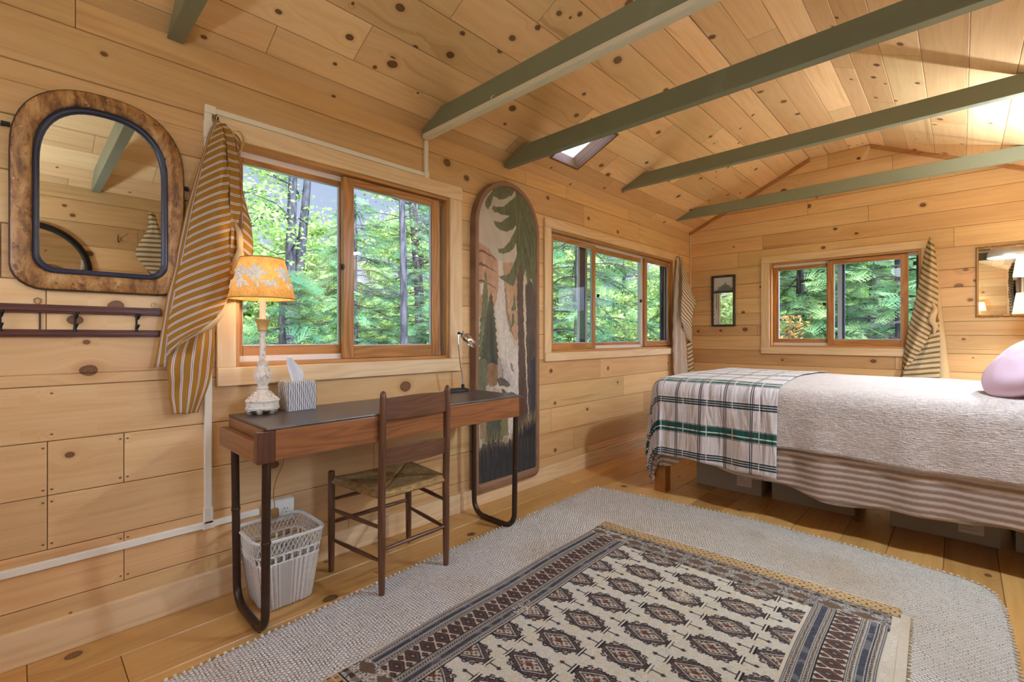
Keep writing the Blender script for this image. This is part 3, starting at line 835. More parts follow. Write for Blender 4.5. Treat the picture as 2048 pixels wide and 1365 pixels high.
m = MB().box((.002, .466, 1.742), (.008, .487, 1.756)); m.box((.002,.478,1.739),(.016,.487,1.746)); obj('hanger', m, M['iron'], R, bevel=.001)

# rail with coat hooks under the mirror
R = thing('hook_rail', 'dark wooden two-bar coat hook rail below the arched mirror', 'coat rail', (.02, .10, 1.133))
for z0, z1 in ((1.214, 1.244), (1.130, 1.156)):
    m = MB().box((.0, -.35, z0), (.016, .392, z1)); m.box((.016, -.35, z0+.006), (.020, .392, z1-.007)); obj('bar', m, M['railwood'], R, bevel=.002)
for y in (-.24, -.046, .138, .314):
    m = MB().tube([(.012, y, 1.222), (.020, y, 1.20), (.017, y, 1.18), (.017, y, 1.148)], [.007,.004,.0035,.006], 8)
    m.tube([(.018, y, 1.198), (.034, y+.004, 1.200), (.042, y+.006, 1.212)], [.004,.0035,.004], 8); m.ball((.043, y+.007, 1.214), .0055, 8)
    m.tube([(.017, y, 1.168), (.028, y+.003, 1.164), (.033, y+.004, 1.172)], [.004,.003,.0035], 8); m.ball((.033, y+.005, 1.174), .0045, 8)
    obj('coat_hook', m, M['iron'], R, smooth=60)
for y in (.043, .372):
    m = MB().tube([(.006, y, 1.243), (.006, y-.008, 1.252), (.006, y-.008, 1.262), (.006, y, 1.267), (.006, y+.008, 1.262), (.006, y+.008, 1.252)], .0022, 6, closed=True)
    obj('hanging_ring', m, M['brass'], R, smooth=60)
m = MB().tube([(.004, .048, 1.243), (.004, .048, 1.155)], .0028, 6); obj('hanging_cord', m, M['iron'], R)

# outlet with the lamp plug
R = thing('wall_outlet', 'ivory surface outlet above the wicker basket with a plug in it', 'outlet', (0, .84, .268))
m = MB().box((0, .772, .262), (.038, .906, .366)); obj('box', m, M['raceway'], R, bevel=.004)
m = MB().box((.038, .775, .266), (.041, .903, .362)); obj('cover_plate', m, M['plate'], R, bevel=.0015)
for y in (.812, .866):
    m = MB().lathe([(0,0),(.0165,0),(.0165,.003),(.015,.0042),(0,.0042)], (0,0,0), 20); m.v = [(.041+z, y+x*1.0, .314+y_*1.15) for x, y_, z in m.v]
    so = obj('socket', m, M['plate'], R)
    if y > .85:
        m = MB()
        for zz in (.322,): m.box((.0447, y-.008, zz-.005), (.0456, y-.0055, zz+.005)); m.box((.0447, y+.0055, zz-.005), (.0456, y+.008, zz+.004))
        m.box((.0447, y-.0025, .303), (.0456, y+.0025, .308)); obj('slots', m, M['dark'], so)
R = thing('power_cord', 'thin gold lamp cord hanging behind the desk down to the outlet', 'cord', (.03, .80, .30))
pts = smoothline([(.045, .800, .80), (.030, .86, .76), (.012, .873, .66), (.010, .873, .58), (.010, .862, .52), (.014, .832, .455), (.030, .815, .40), (.062, .808, .365), (.066, .806, .335)], 40)
obj('cable', MB().tube(pts, .0024, 6), M['cord'], R, smooth=60)
m = MB().box((.0456, .794, .296), (.068, .826, .336)); m.tube([(.066,.808,.33),(.064,.807,.347)], [.006,.003], 8); obj('plug', m, M['cord'], R, bevel=.004)

m = MB().tube([(0,1.965,2.088),(.010,1.965,2.086),(.016,1.965,2.078),(.022,1.967,2.080),(.024,1.968,2.088)], .0018, 6)
tag(obj('cup_hook', m, M['brass'], smooth=60), 'tiny brass cup hook at the upper right corner of the desk window', 'hook')
# ------------------------------------------------------------------ desk
DX0, DX1, DY0, DY1, DZ = .072, .525, .618, 1.985, .797
R = thing('writing_desk', 'narrow mahogany desk with a dark top and bent steel legs under the window', 'desk', (.30, 1.30, 0))
m = MB().box((DX0, DY0, DZ-.010), (DX1, DY1, DZ), 1); obj('desktop', m, M['desktop'], R, bevel=.003)
m = MB().box((DX1-.024, DY0+.0295, DZ-.120), (DX1, DY1-.0215, DZ-.0105), 1); obj('front_apron', m, M['mahog'], R, bevel=.002)
m = MB().box((DX0, DY0+.012, DZ-.105), (DX0+.02, DY1-.022, DZ-.0105), 1); obj('back_apron', m, M['mahog'], R, bevel=.002)
m = MB().box((DX0, DY0, DZ-.075), (DX1-.0352, DY0+.012, DZ-.0105), 0); obj('side_apron', m, M['mahog'], R, bevel=.002)
m = MB().box((DX0, DY1-.012, DZ-.095), (DX1-.03, DY1, DZ-.0105), 0); obj('side_apron', m, M['mahog'], R, bevel=.002)
m = MB().box((DX0-.012, DY0-.032, DZ-.128), (DX1-.035, DY0-.0005, DZ-.052), 0); obj('side_rail', m, M['mahog'], R, bevel=.003)
m = MB().box((DX0-.012, DY1+.0005, DZ-.110), (DX1-.035, DY1+.026, DZ-.050), 0); obj('side_rail', m, M['mahogdark'], R, bevel=.003)
m = MB().box((DX1-.0345, DY0-.032, DZ-.128), (DX1-.001, DY0+.029, DZ-.012), 2); obj('corner_block', m, M['mahogdark'], R, bevel=.002)
m = MB().box((DX1-.0345, DY1-.021, DZ-.112), (DX1-.001, DY1+.026, DZ-.016), 2); obj('corner_block', m, M['mahogdark'], R, bevel=.002)
for yy, xb, xf, xbt in ((DY0+.014, .135, .468, .108), (DY1+.005, .112, .462, .105)):
    r = .0155; br = .085
    p = [(xbt, yy, DZ-.105), (xb, yy, br+r)]
    p += [(xb+br-br*math.cos(a), yy, r+br-br*math.sin(a)) for a in np.linspace(0, PI/2, 9)][1:]
    p += [(xf-br+br*math.sin(a), yy, r+br-br*math.cos(a)) for a in np.linspace(0, PI/2, 9)]
    p += [(xf+.012, yy, DZ-.115)]
    q = []
    for a_, b_ in zip(p[:-1], p[1:]):
        q.append(a_)
        if math.dist(a_, b_) > .2: q += [tuple(np.array(a_)*(1-t)+np.array(b_)*t) for t in (.33, .66)]
    q.append(p[-1])
    lg = obj('leg_loop', MB().tube(q, r, 14), M['steel'], R, smooth=60)
    for x, z in ((xf+.007, .36), (xb-.013, .40)):
        obj('joint_collar', MB().lathe([(r+.0012, -.006), (r+.0022, -.004), (r+.0022, .004), (r+.0012, .006)], (x, yy, z), 14), M['steel'], lg, smooth=60)
    for x in (xb+.10, xf-.06):
        obj('foot_pad', MB().lathe([(.006,0),(.008,.003),(.008,.006)], (x, yy, .0), 10), M['dark'], lg)

# ------------------------------------------------------------------ table lamp
lx, ly, lz = .150, .728, DZ
R = thing('table_lamp', 'lit table lamp with a flowered parchment shade on the left end of the desk', 'lamp', (lx, ly, lz))
m = MB(); m.lathe([(.080,.020),(.084,.024),(.084,.030),(.079,.034),(.079,.052),(.084,.056),(.085,.062),(.078,.068),(.062,.072)], (lx,ly,lz), 40, .76, .84, rib=lambda a, z: .012*math.sin(a*26) if .033 < z < .053 else 0)
obj('base', m, M['antique'], R, smooth=40)
for k in range(6):
    a = PI/6+k*PI/3; obj('foot', MB().ball((lx+.064*math.cos(a)*.76, ly+.064*math.sin(a)*.84, lz+.0105), .0135, 8, (1,1,.72)), M['antique'], R, smooth=60)
m = MB()
for k in range(8):
    a = k*PI/4+.2
    for t in np.linspace(0, 1, 5): m.ball((lx+(.028+.032*t)*math.cos(a)*.85, ly+(.028+.032*t)*math.sin(a)*.92, lz+.094-.022*t+.004*math.sin(t*6)), .0095-.003*abs(t-.5), 6)
obj('leaf_scrolls', m, M['antique'], R, smooth=80)
prof = [(.062,.070),(.048,.080),(.034,.092),(.026,.104),(.022,.110),(.026,.114),(.023,.120),(.019,.126),(.024,.138),(.030,.152),(.0335,.168),(.0335,.180),(.030,.192),(.024,.206),(.021,.216),(.023,.228),(.0255,.234),(.018,.236),(.013,.238)]
obj('stem', MB().lathe(prof, (lx,ly,lz), 36, rib=lambda a, z: .07*math.cos(a*12) if .125 < z < .225 else 0), M['antique'], R, smooth=60)
prof = [(.0135,.236),(.0128,.30),(.0120,.365),(.0145,.368),(.0165,.374)]
obj('column', MB().lathe(prof, (lx,ly,lz), 20), M['antique'], R, smooth=40)
prof = [(.015,.374),(.020,.378),(.021,.384),(.0205,.390),(.0255,.412),(.030,.420),(.033,.424),(.0335,.429),(.014,.430)]
obj('candle_cup', MB().lathe(prof, (lx,ly,lz), 30, rib=lambda a, z: .05*math.cos(a*14) if .389 < z < .415 else 0), M['goldcup'], R, smooth=40)
obj('candle_sleeve', MB().lathe([(.0135,.430),(.0132,.52),(.0125,.56),(0,.56)], (lx,ly,lz), 16), M['candle'], R, smooth=40)
obj('bulb', MB().lathe([(.010,.56),(.012,.575),(.024,.605),(.028,.628),(.022,.652),(0,.662)], (lx,ly,lz), 16), mat_emit('warm_bulb', (1,.72,.42), 14), R, smooth=60)
sh = lambda t: (.139-.049*t, .520+.182*t)
P = [[(lx+sh(t)[0]*math.cos(a), ly+sh(t)[0]*math.sin(a), lz+sh(t)[1]) for a in np.linspace(0, 2*PI, 64, endpoint=False)] for t in np.linspace(0,1,6)]
obj('lamp_shade', MB().grid(P, closed_u=True), M['shade'], R, smooth=60)
m = MB()
for t in (0, 1): m.tube([(lx+sh(t)[0]*math.cos(a), ly+sh(t)[0]*math.sin(a), lz+sh(t)[1]) for a in np.linspace(0,2*PI,48,endpoint=False)], .0022, 6, closed=True)
for k in range(3):
    a = k*2*PI/3; m.tube([(lx+.013*math.cos(a), ly+.013*math.sin(a), lz+.575), (lx+sh(1)[0]*math.cos(a), ly+sh(1)[0]*math.sin(a), lz+sh(1)[1]-.01)], .0015, 5)
obj('shade_wire', m, M['brass'], R, smooth=60)
def onshade(a, t, off=.0025):
    r, z = sh(t); return (lx+(r+off)*math.cos(a), ly+(r+off)*math.sin(a), lz+z)
def petal(m, a, t, ra, rt, rotp, bulge=.005):
    """raised petal on the shade: centre angle a, height t"""
    P = []
    for i in range(5):
        rr = i/4; row = []
        for k in range(14):
            th = 2*PI*k/14
            px = rr*math.cos(th); py = rr*math.sin(th)*(1-.25*math.cos(th))
            qx = px*ra*math.cos(rotp)-py*rt*math.sin(rotp); qy = px*ra*math.sin(rotp)+py*rt*math.cos(rotp)
            row.append(onshade(a+qx/.115, t+qy/.182, .0015+bulge*(1-rr*rr)))
        P.append(row)
    m.grid(P, closed_u=True)
for ca in (-.60, .55, 1.9, 3.5, 5.0):
    m = MB()
    for k in range(7):
        th = k*2*PI/7; petal(m, ca+.020/.115*math.cos(th), .60+.020/.182*math.sin(th), .020, .013, th)
    for k in range(5):
        th = k*2*PI/5+.4; petal(m, ca+.009/.115*math.cos(th), .60+.009/.182*math.sin(th), .012, .008, th, .009)
    petal(m, ca+.046/.115, .60, .012, .008, 1.2); petal(m, ca-.042/.115, .67, .010, .006, 2)
    for dx, dt, ro in ((-.058,.40,.6),(-.052,.30,-1.4),(-.072,.36,2.6),(.012,.30,-1.2),(.038,.36,-.25),(.052,.30,-.5)): petal(m, ca+dx/.115, dt, .016, .0075, ro, .005)
    obj('rose_relief', m, M['relief'], R, smooth=80)

R.scale = (.955,)*3
# ------------------------------------------------------------------ tissue box
R = thing('tissue_box', 'grey striped fabric tissue box with a white tissue, beside the flowered lamp', 'tissue box', (.13, .883, DZ))
bx0, bx1, by0, by1, bz = .070, .188, .820, .946, .128
P = []; UV = []
def rr(x, y, z, puff):
    return (x, y, z)
N = 12
per = []
for k in range(N): per.append((bx1, by0+(by1-by0)*k/N, 0))
for k in range(N): per.append((bx1-(bx1-bx0)*k/N, by1, 0))
for k in range(N): per.append((bx0, by1-(by1-by0)*k/N, 0))
for k in range(N): per.append((bx0+(bx1-bx0)*k/N, by0, 0))
cx, cy = (bx0+bx1)/2, (by0+by1)/2
acc = 0
for zi, (zf, sc) in enumerate([(0,.99),(.06,1.01),(.16,.985),(.3,1.0),(.5,1.0),(.7,1.005),(.88,1.0),(.96,.985),(1.0,.95),(1.015,.84),(1.0,.6),(.985,.42),(.93,.36)]):
    row = []; ur = []
    for k, (x, y, _) in enumerate(per):
        j = .0012*math.sin(k*1.7+zi*2.1)
        row.append((cx+(x-cx)*sc+j, cy+(y-cy)*sc+j, DZ+.0008+bz*zf+(.002*math.sin(k*.9+zi) if zf > .9 else 0)))
        ur.append((bz*zf, k*.0106))
    P.append(row); UV.append(ur)
m = MB().grid(P, UV, closed_u=True)
m.uv = [[c if abs(c[1]-f[0][1]) < .2 else (c[0], c[1]+48*.0106) for c in f] for f in m.uv]
obj('fabric_cover', m, M['tissuebox'], R, smooth=50)
m = MB(); P = []
for i in range(14):
    t = i/13; row = []
    for k in range(15):
        s = k/14*2-1
        w = .014+.024*math.sin(PI*min(1, t*.9+.12))*(1-.35*t)
        row.append((cx+.012*math.sin(s*4+t*2)+.01*t, cy-.018*t*t-.010*t+w*s+.005*math.sin(t*5), DZ+bz*.95+.115*t+.010*math.cos(s*3+1)*t))
    P.append(row)
obj('tissue', MB().grid(P), M['tissue'], R, smooth=180, solid=.0008)

# ------------------------------------------------------------------ chrome desk lamp
dx, dy = .155, 1.86
R = thing('desk_lamp', 'small chrome gooseneck desk lamp with a black foot at the right end of the desk', 'lamp', (dx, dy, DZ))
obj('foot', MB().lathe([(.070,.0),(.072,.004),(.070,.014),(.060,.019),(.02,.021),(0,.021)], (dx-.02,dy-.035,DZ), 32, .62, 1.25), M['dark'], R, smooth=40)
obj('neck_socket', MB().lathe([(.010,.019),(.010,.040),(.0075,.046)], (dx,dy,DZ), 14), M['iron'], R, smooth=40)
nk = smoothline([(dx,dy,DZ+.044),(dx+.002,dy-.008,DZ+.10),(dx+.004,dy-.028,DZ+.19),(dx+.004,dy-.036,DZ+.27),(dx+.002,dy-.036,DZ+.335),(dx+.002,dy-.034,DZ+.352)], 24)
obj('gooseneck', MB().tube(nk, .0052, 10), M['chrome'], R, smooth=60)
hx, hy, hz = dx+.002, dy-.034, DZ+.354
m = MB().ball((hx,hy,hz), .0095, 10); m.tube([(hx,hy,hz),(hx+.006,hy+.018,hz-.002),(hx+.012,hy+.040,hz-.016)], .0045, 8); m.tube([(hx+.004,hy+.030,hz-.004),(hx+.0,hy+.034,hz+.016)], .002, 6)
obj('hinge', m, M['iron'], R, smooth=60)
m = MB().lathe([(0,.020),(.012,.0195),(.026,.015),(.036,.006),(.038,-.004),(.0375,-.012),(.0345,-.013),(.033,-.006),(.022,.007),(0,.012)], (0,0,0), 32)
rot = Matrix.Rotation(math.radians(-38), 3, 'X') @ Matrix.Rotation(math.radians(16), 3, 'Y')
m.v = [tuple(rot @ Vector((p[0]*1.3, p[1]*1.55, p[2]*1.25)) + Vector((hx+.018, hy+.062, hz-.040))) for p in m.v]
obj('lamp_head', m, M['chrome'], R, smooth=40)

# ------------------------------------------------------------------ ladder-back chair
R = thing('ladder_back_chair', 'dark wooden ladder-back chair with a woven rush seat, pushed up to the desk', 'chair', (.34, 1.26, 0))
bl, brr, fl, frr = (.530, 1.082), (.522, 1.440), (.152, 1.036), (.150, 1.474)
def post(x, y, h, lean=0.0, r=.0165, back=False):
    pts = [(x,y,.0),(x,y,.05),(x,y,.20),(x,y,.44)]
    rad = [.0125,.0145,r,r]
    if back:
        pts += [(x+lean*.3,y,.58),(x+lean*.7,y,.74),(x+lean,y,.868),(x+lean,y,.882),(x+lean,y,.892),(x+lean,y,.8955)]; rad += [r,.0155,.0145,.0135,.009,.002]
    else:
        pts += [(x,y,h-.008),(x,y,h),(x,y,h+.003)]; rad += [r,r*.92,r*.55]
    return MB().tube(pts, rad, 14)
obj('leg', post(*bl, .89, .012, back=True), M['walnut'], R, smooth=50)
obj('leg', post(*brr, .89, .012, back=True), M['walnut'], R, smooth=50)
obj('leg', post(*fl, .482), M['walnut'], R, smooth=50)
obj('leg', post(*frr, .482), M['walnut'], R, smooth=50)
for z0, z1, xo in ((.768, .866, .010), (.566, .646, .005)):
    P = []; n = 15; UV = []
    m = MB()
    for dxx in (-.0045, .0045):
        rows = []; ur = []
        for i in range(7):
            row = []; uu = []
            for k in range(n):
                t = k/(n-1); y = bl[1]+.012+(brr[1]-bl[1]-.024)*t
                arc = math.sin(PI*t)
                z = z0+.004*arc*0+(z1-z0)*i/6 + (.010*arc-.006)*(i/6)
                row.append((bl[0]+xo+(brr[0]-bl[0])*t+dxx+.020*arc, y, z)); uu.append((y, z))
            rows.append(row); ur.append(uu)
        P.append(rows); UV.append(ur)
    loop = [P[0][i] for i in range(7)] + [P[1][i] for i in range(6,-1,-1)]
    lu = [UV[0][i] for i in range(7)] + [UV[1][i] for i in range(6,-1,-1)]
    loop.append(loop[0]); lu.append(lu[0])
    obj('back_slat', MB().grid(loop, lu), M['walnut'], R, smooth=40, bevel=.002)
def rung(a, b, z0, z1, r=.0095):
    A = np.array((*a, z0)); B = np.array((*b, z1)); ts = [.0,.06,.3,.5,.7,.94,1.0]
    return MB().tube([tuple(A*(1-t)+B*t) for t in ts], [r*.7,r*.8,r,r*1.05,r,r*.8,r*.7], 10)
for a, b, z in ((bl, fl, .300), (bl, fl, .155), (brr, frr, .330), (brr, frr, .195), (fl, frr, .345), (fl, frr, .235), (bl, brr, .205)):
    obj('rung', rung(a, b, z, z), M['walnut'], R, smooth=50)
def corner(s, t):       # s along front->back, t along left->right, both -1..1
    a = (np.array(fl)*(1-t)/2+np.array(frr)*(1+t)/2); b_ = (np.array(bl)*(1-t)/2+np.array(brr)*(1+t)/2)
    return a*(1-s)/2+b_*(1+s)/2
m = MB(); N = 72; P = []; UV = []; Pb = []
for i in range(N+1):
    s = -1+2*i/N; row = []; ur = []; rb_ = []
    for k in range(N+1):
        t = -1+2*k/N; q = max(abs(s), abs(t))
        cxy = corner(s*1.0, t*1.0)
        tri = abs(s) > abs(t)
        seam = min(1, abs(abs(s)-abs(t))/.05)
        z = .448 - .030*(1-q)**.8*.8 + .0085*seam*(1-q*.3) - .016*max(0, (q-.93)/.07)**2 + .0022*abs(math.sin(q*PI*17)) + .012*(abs(t)**3*.6)
        row.append((cxy[0], cxy[1], z)); rb_.append((cxy[0], cxy[1], .422+.010*(1-q)))
        ur.append(((t if tri else s)*.2, q*.2))
    P.append(row); UV.append(ur); Pb.append(rb_)
m.grid(P, UV); m.grid(Pb[::-1], UV)
ed = [(i,0) for i in range(N)]+[(N,k) for k in range(N)]+[(N-i,N) for i in range(N)]+[(0,N-k) for k in range(N)]
cc = corner(0, 0)
A0 = [P[i][k] for i, k in ed]; A2 = [Pb[i][k] for i, k in ed]
A1 = [(p[0]+(p[0]-cc[0])*.05, p[1]+(p[1]-cc[1])*.05, (p[2]+q[2])/2+.0012*math.sin(j*2.1)) for j, (p, q) in enumerate(zip(A0, A2))]
m.grid([A0, A1, A2], [[(.0, j*.006) for j in range(len(ed))], [(.02, j*.006) for j in range(len(ed))], [(.04, j*.006) for j in range(len(ed))]], closed_u=True)
obj('rush_seat', m, M['rush'], R, smooth=60)

# ------------------------------------------------------------------ white wicker waste basket
R = thing('waste_basket', 'white wicker waste basket with an openwork rim standing under the desk', 'basket', (.18, .77, 0))
def bask(z, ang=None, k=None, n=120, grow=0.0):
    t = z/.295
    hx = .105+.036*t+grow; hy = .098+.042*t+grow
    a = 2*PI*k/n
    c, s_ = math.cos(a), math.sin(a); e = .30
    return (.195+hx*math.copysign(abs(c)**e, c), .785+hy*math.copysign(abs(s_)**e, s_), z)
n = 160
def lens(z):
    acc = [0]
    for k in range(n): acc.append(acc[-1]+math.dist(bask(z, k=k, n=n), bask(z, k=k+1, n=n)))
    return acc
ac = lens(.15)
P = []; UV = []
for z in np.linspace(.004, .200, 26):
    P.append([bask(z, k=k, n=n, grow=.0030*math.cos(ac[k]/ac[-1]*2*PI*46)) for k in range(n)]); UV.append([(ac[k], z) for k in range(n)])
m = MB().grid(P, UV, closed_u=True)
m.add([bask(.006, k=k, n=n) for k in range(n)], [tuple(range(n))])
obj('woven_body', m, M['wickerbody'], R, smooth=60, solid=.004)
def atlen(z, f, grow=0.0):
    f = f % 1.0
    L = f*ac[-1]; k = np.searchsorted(ac, L)-1; k = max(0, min(n-1, k)); u = (L-ac[k])/(ac[k+1]-ac[k])
    p = np.array(bask(z, k=k, n=n, grow=grow)); q = np.array(bask(z, k=k+1, n=n, grow=grow)); return tuple(p*(1-u)+q*u)
m = MB(); K = 56
for k in range(K):
    for sg in (1, -1):
        m.tube([atlen(z, (k+sg*1.6*(z-.235)/.06)/K, .002*sg) for z in np.linspace(.235, .296, 4)], .0016, 5)
obj('lattice_band', m, M['wicker'], R, smooth=80)
m = MB(); K = 30
for k in range(K):
    m.tube([atlen(.2165+.0165*math.sin(a), (k+.5+.62*math.cos(a))/K, .002*math.sin(a*2)) for a in np.linspace(0, 2*PI, 12, endpoint=False)], .0022, 5, closed=True)
    m.tube([atlen(z, (k+.0)/K) for z in (.199, .236)], .0018, 5)
obj('loop_band', m, M['wicker'], R, smooth=80)
m = MB()
for z, r in ((.200,.0032),(.236,.0026)): m.tube([bask(z, k=k, n=n) for k in range(0, n)], r, 6, closed=True)
obj('binding', m, M['wicker'], R, smooth=80)
m = MB()
for dz_, g_ in ((.0,.0),(.006,.003),(.004,-.004)): m.tube([bask(.296+dz_, k=k, n=n, grow=g_+.0012*math.sin(k*2.2)) for k in range(n)], .0045, 6, closed=True)
obj('rim', m, M['wicker'], R, smooth=80)

# ------------------------------------------------------------------ tall painted panel
R = thing('painted_panel', 'tall arched panel painting of a waterfall and pine trees between the two side windows', 'painting', (.03, 2.37, .095))
po = arch(2.052, 2.694, .095, 2.214, .060, .335, n=30, p=2.0)
po = [(y, z) if not (y < 2.2 and z < .17) else (2.052 if y < 2.08 else y, z if y >= 2.08 else z) for y, z in po]
pi_ = arch(2.088, 2.658, .158, 2.176, .012, .298, n=30, p=2.0)
obj('frame', frame_loft(po, pi_, [(0,.001),(0,.054),(.12,.058),(.55,.058),(.8,.056),(.9,.050),(1.0,.046)], mapL), mat_wood('panel_frame', lin((142,108,82)), lin((100,72,56)), 1.0, .55), R, smooth=40)
def inpoly(y, z, poly):
    r = np.zeros(y.shape, bool); n_ = len(poly); j = n_-1
    for i in range(n_):
        yi, zi = poly[i]; yj, zj = poly[j]
        c = ((zi > z) != (zj > z)) & (y < (yj-yi)*(z-zi)/(zj-zi+1e-12)+yi); r ^= c; j = i
    return r
def vnoise(x, y, seed=0):
    rng = np.random.default_rng(seed); G = rng.random((64, 64))
    xi = np.floor(x).astype(int); yi = np.floor(y).astype(int); fx_ = x-xi; fy = y-yi
    fx_ = fx_*fx_*(3-2*fx_); fy = fy*fy*(3-2*fy)
    g = lambda a, b: G[a % 64, b % 64]
    return (g(xi,yi)*(1-fx_)+g(xi+1,yi)*fx_)*(1-fy)+(g(xi,yi+1)*(1-fx_)+g(xi+1,yi+1)*fx_)*fy
def fbm(x, y, seed=0, o=3):
    return sum(vnoise(x*2**k, y*2**k, seed+k)*.5**(k+1) for k in range(o))/(1-.5**o)
NZ, NY = 660, 190
zz = np.linspace(.150, 2.184, NZ); yc_, hw_ = 2.373, .289
top = 2.184; ah_ = .305
half = np.where(zz > top-ah_, hw_*np.sqrt(np.clip(1-((zz-(top-ah_))/ah_)**2, 0.0004, 1)), hw_)
tt = np.linspace(-1, 1, NY)
Y = yc_+half[:, None]*tt[None, :]; Z = np.repeat(zz[:, None], NY, 1)
wy = Y+(fbm(Y*40, Z*40, 3)-.5)*.016; wz = Z+(fbm(Y*40+9, Z*40, 5)-.5)*.016
C = np.zeros((NZ, NY, 3))
def c255(*c): return np.array(lin(c))
n1 = fbm(Y*22, Z*9, 1, 4)[..., None]; n2 = fbm(Y*60, Z*60, 2, 3)[..., None]; n3 = fbm(Y*70, Z*12, 8, 3)[..., None]
C[:] = c255(198,184,162)*(.82+.3*n1)
def paint(poly, c, c2=None, nz_=n1, k=.5, edge=True):
    mk = inpoly(wy, wz, poly)
    cc = c255(*c)*(1-nz_)+c255(*(c2 or c))*nz_
    cc = cc*(.82+.36*n2)
    C[mk] = np.broadcast_to(cc, C.shape)[mk]
    return mk
paint([(2.07,1.77),(2.11,1.745),(2.175,1.727),(2.205,1.70),(2.24,1.667),(2.269,1.63),(2.276,1.60),(2.270,1.53),(2.262,1.45),(2.262,1.38),(2.242,1.35),(2.20,1.30),(2.07,1.25)], (172,108,66), (216,164,120))
for a in (1.70,1.61,1.50): paint([(2.07,a),(2.12,a+.012),(2.18,a-.01),(2.25,a-.04),(2.25,a-.046),(2.18,a-.022),(2.12,a-.004),(2.07,a-.012)], (118,76,56))
paint([(2.314,1.64),(2.36,1.65),(2.407,1.662),(2.46,1.62),(2.46,1.10),(2.42,1.12),(2.39,1.22),(2.36,1.28),(2.338,1.36),(2.33,1.50),(2.312,1.60)], (180,122,80), (214,166,120))
paint([(2.33,1.52),(2.352,1.44),(2.36,1.32),(2.39,1.24),(2.42,1.13),(2.385,1.17),(2.352,1.26),(2.338,1.36)], (132,108,92), (160,130,104))
paint([(2.270,1.66),(2.312,1.648),(2.320,1.52),(2.334,1.36),(2.346,1.25),(2.39,1.13),(2.462,1.03),(2.475,.45),(2.37,.45),(2.36,.78),(2.30,.93),(2.285,1.08),(2.25,1.25),(2.24,1.35),(2.266,1.45)], (192,182,170), (222,212,196), n3)
paint([(2.285,1.0),(2.31,.90),(2.36,.80),(2.41,.76),(2.44,.80),(2.39,.88),(2.34,.97)], (170,160,158), (206,196,190), n3)
paint([(2.385,.96),(2.41,.93),(2.43,.87),(2.41,.885),(2.39,.92)], (136,124,120))
# dark spruces at the left
def spruce(ax, az, base, wl, wr, c, c2, st):
    zs = np.arange(az, base, -st); pl = [(ax, az)]; pr = []
    for k, z_ in enumerate(zs[1:]):
        f = (az-z_)/(az-base); w_ = f**.75
        pl += [(ax-wl*w_, z_), (ax-wl*w_*.80, z_-st*.2)]; pr += [(ax+wr*w_, z_), (ax+wr*w_*.80, z_-st*.2)]
    return paint([(ax, az)]+pr+[(ax+wr*.8, base), (ax-wl*.8, base)]+pl[1:][::-1], c, c2, n3)
paint([(2.10,1.48),(2.14,1.50),(2.14,1.44),(2.11,1.40)], (214,200,176))
spruce(2.152, 1.585, 1.0, .080, .055, (72,82,50), (128,132,84), .05)
spruce(2.200, 1.435, .93, .11, .085, (54,58,42), (92,96,66), .045)
paint([(2.19,1.30),(2.205,1.28),(2.23,1.0),(2.25,.92),(2.20,.93),(2.185,1.1)], (44,50,52), (60,66,64))
paint([(2.07,.98),(2.14,.985),(2.17,.94),(2.18,.84),(2.15,.76),(2.07,.76)], (84,92,66), (112,116,84))
paint([(2.165,.94),(2.20,.955),(2.262,.935),(2.268,.85),(2.25,.80),(2.20,.78),(2.16,.82)], (118,72,40), (166,124,72))
paint([(2.262,.985),(2.29,.98),(2.315,.90),(2.325,.85),(2.285,.84),(2.262,.87)], (136,124,116), (176,164,150))
paint([(2.255,.84),(2.30,.855),(2.345,.825),(2.385,.80),(2.372,.775),(2.32,.785),(2.27,.79)], (78,68,64), (108,94,84))
paint([(2.15,.80),(2.22,.79),(2.30,.765),(2.33,.72),(2.31,.66),(2.20,.66),(2.14,.7)], (164,136,118), (200,178,160))
paint([(2.30,.775),(2.36,.74),(2.42,.735),(2.46,.715),(2.44,.70),(2.36,.705),(2.31,.74)], (66,72,76), (92,98,98))
paint([(2.07,.80),(2.13,.79),(2.15,.70),(2.14,.56),(2.07,.55)], (92,96,62), (130,128,84))
paint([(2.10,.70),(2.20,.67),(2.20,.45),(2.10,.45)], (150,116,70), (182,152,104))
paint([(2.17,.66),(2.24,.68),(2.30,.58),(2.32,.42),(2.15,.42)], (66,72,60), (100,104,84))
paint([(2.30,.66),(2.36,.60),(2.37,.44),(2.29,.44)], (110,106,60), (150,142,92))
paint([(2.43,.70),(2.478,.70),(2.48,.44),(2.40,.40),(2.42,.50)], (120,66,40), (160,104,72))
# the big tree: trunks first, then boughs
paint([(2.505,1.62),(2.56,1.55),(2.56,.45),(2.53,.45)], (196,176,136), (214,196,160), n3)
paint([(2.455,1.66),(2.52,1.66),(2.524,1.30),(2.535,1.10),(2.562,.74),(2.585,.40),(2.462,.40),(2.474,.75),(2.468,1.10),(2.458,1.4)], (70,52,46), (104,82,70), n3)
paint([(2.545,1.50),(2.60,1.55),(2.68,1.45),(2.68,.42),(2.590,.42),(2.572,.74),(2.552,1.10),(2.556,1.25)], (62,50,48), (98,80,74), n3)
paint([(2.60,.95),(2.68,1.0),(2.68,.4),(2.605,.4)], (44,46,58), (64,64,72), n3)
gr = (66,78,46); gr2 = (116,122,76)
paint([(2.440,2.17),(2.56,2.16),(2.68,1.98),(2.68,1.40),(2.655,1.42),(2.61,1.56),(2.565,1.50),(2.55,1.62),(2.52,1.56),(2.50,1.66),(2.455,1.60),(2.445,1.9)], gr, gr2, n3)
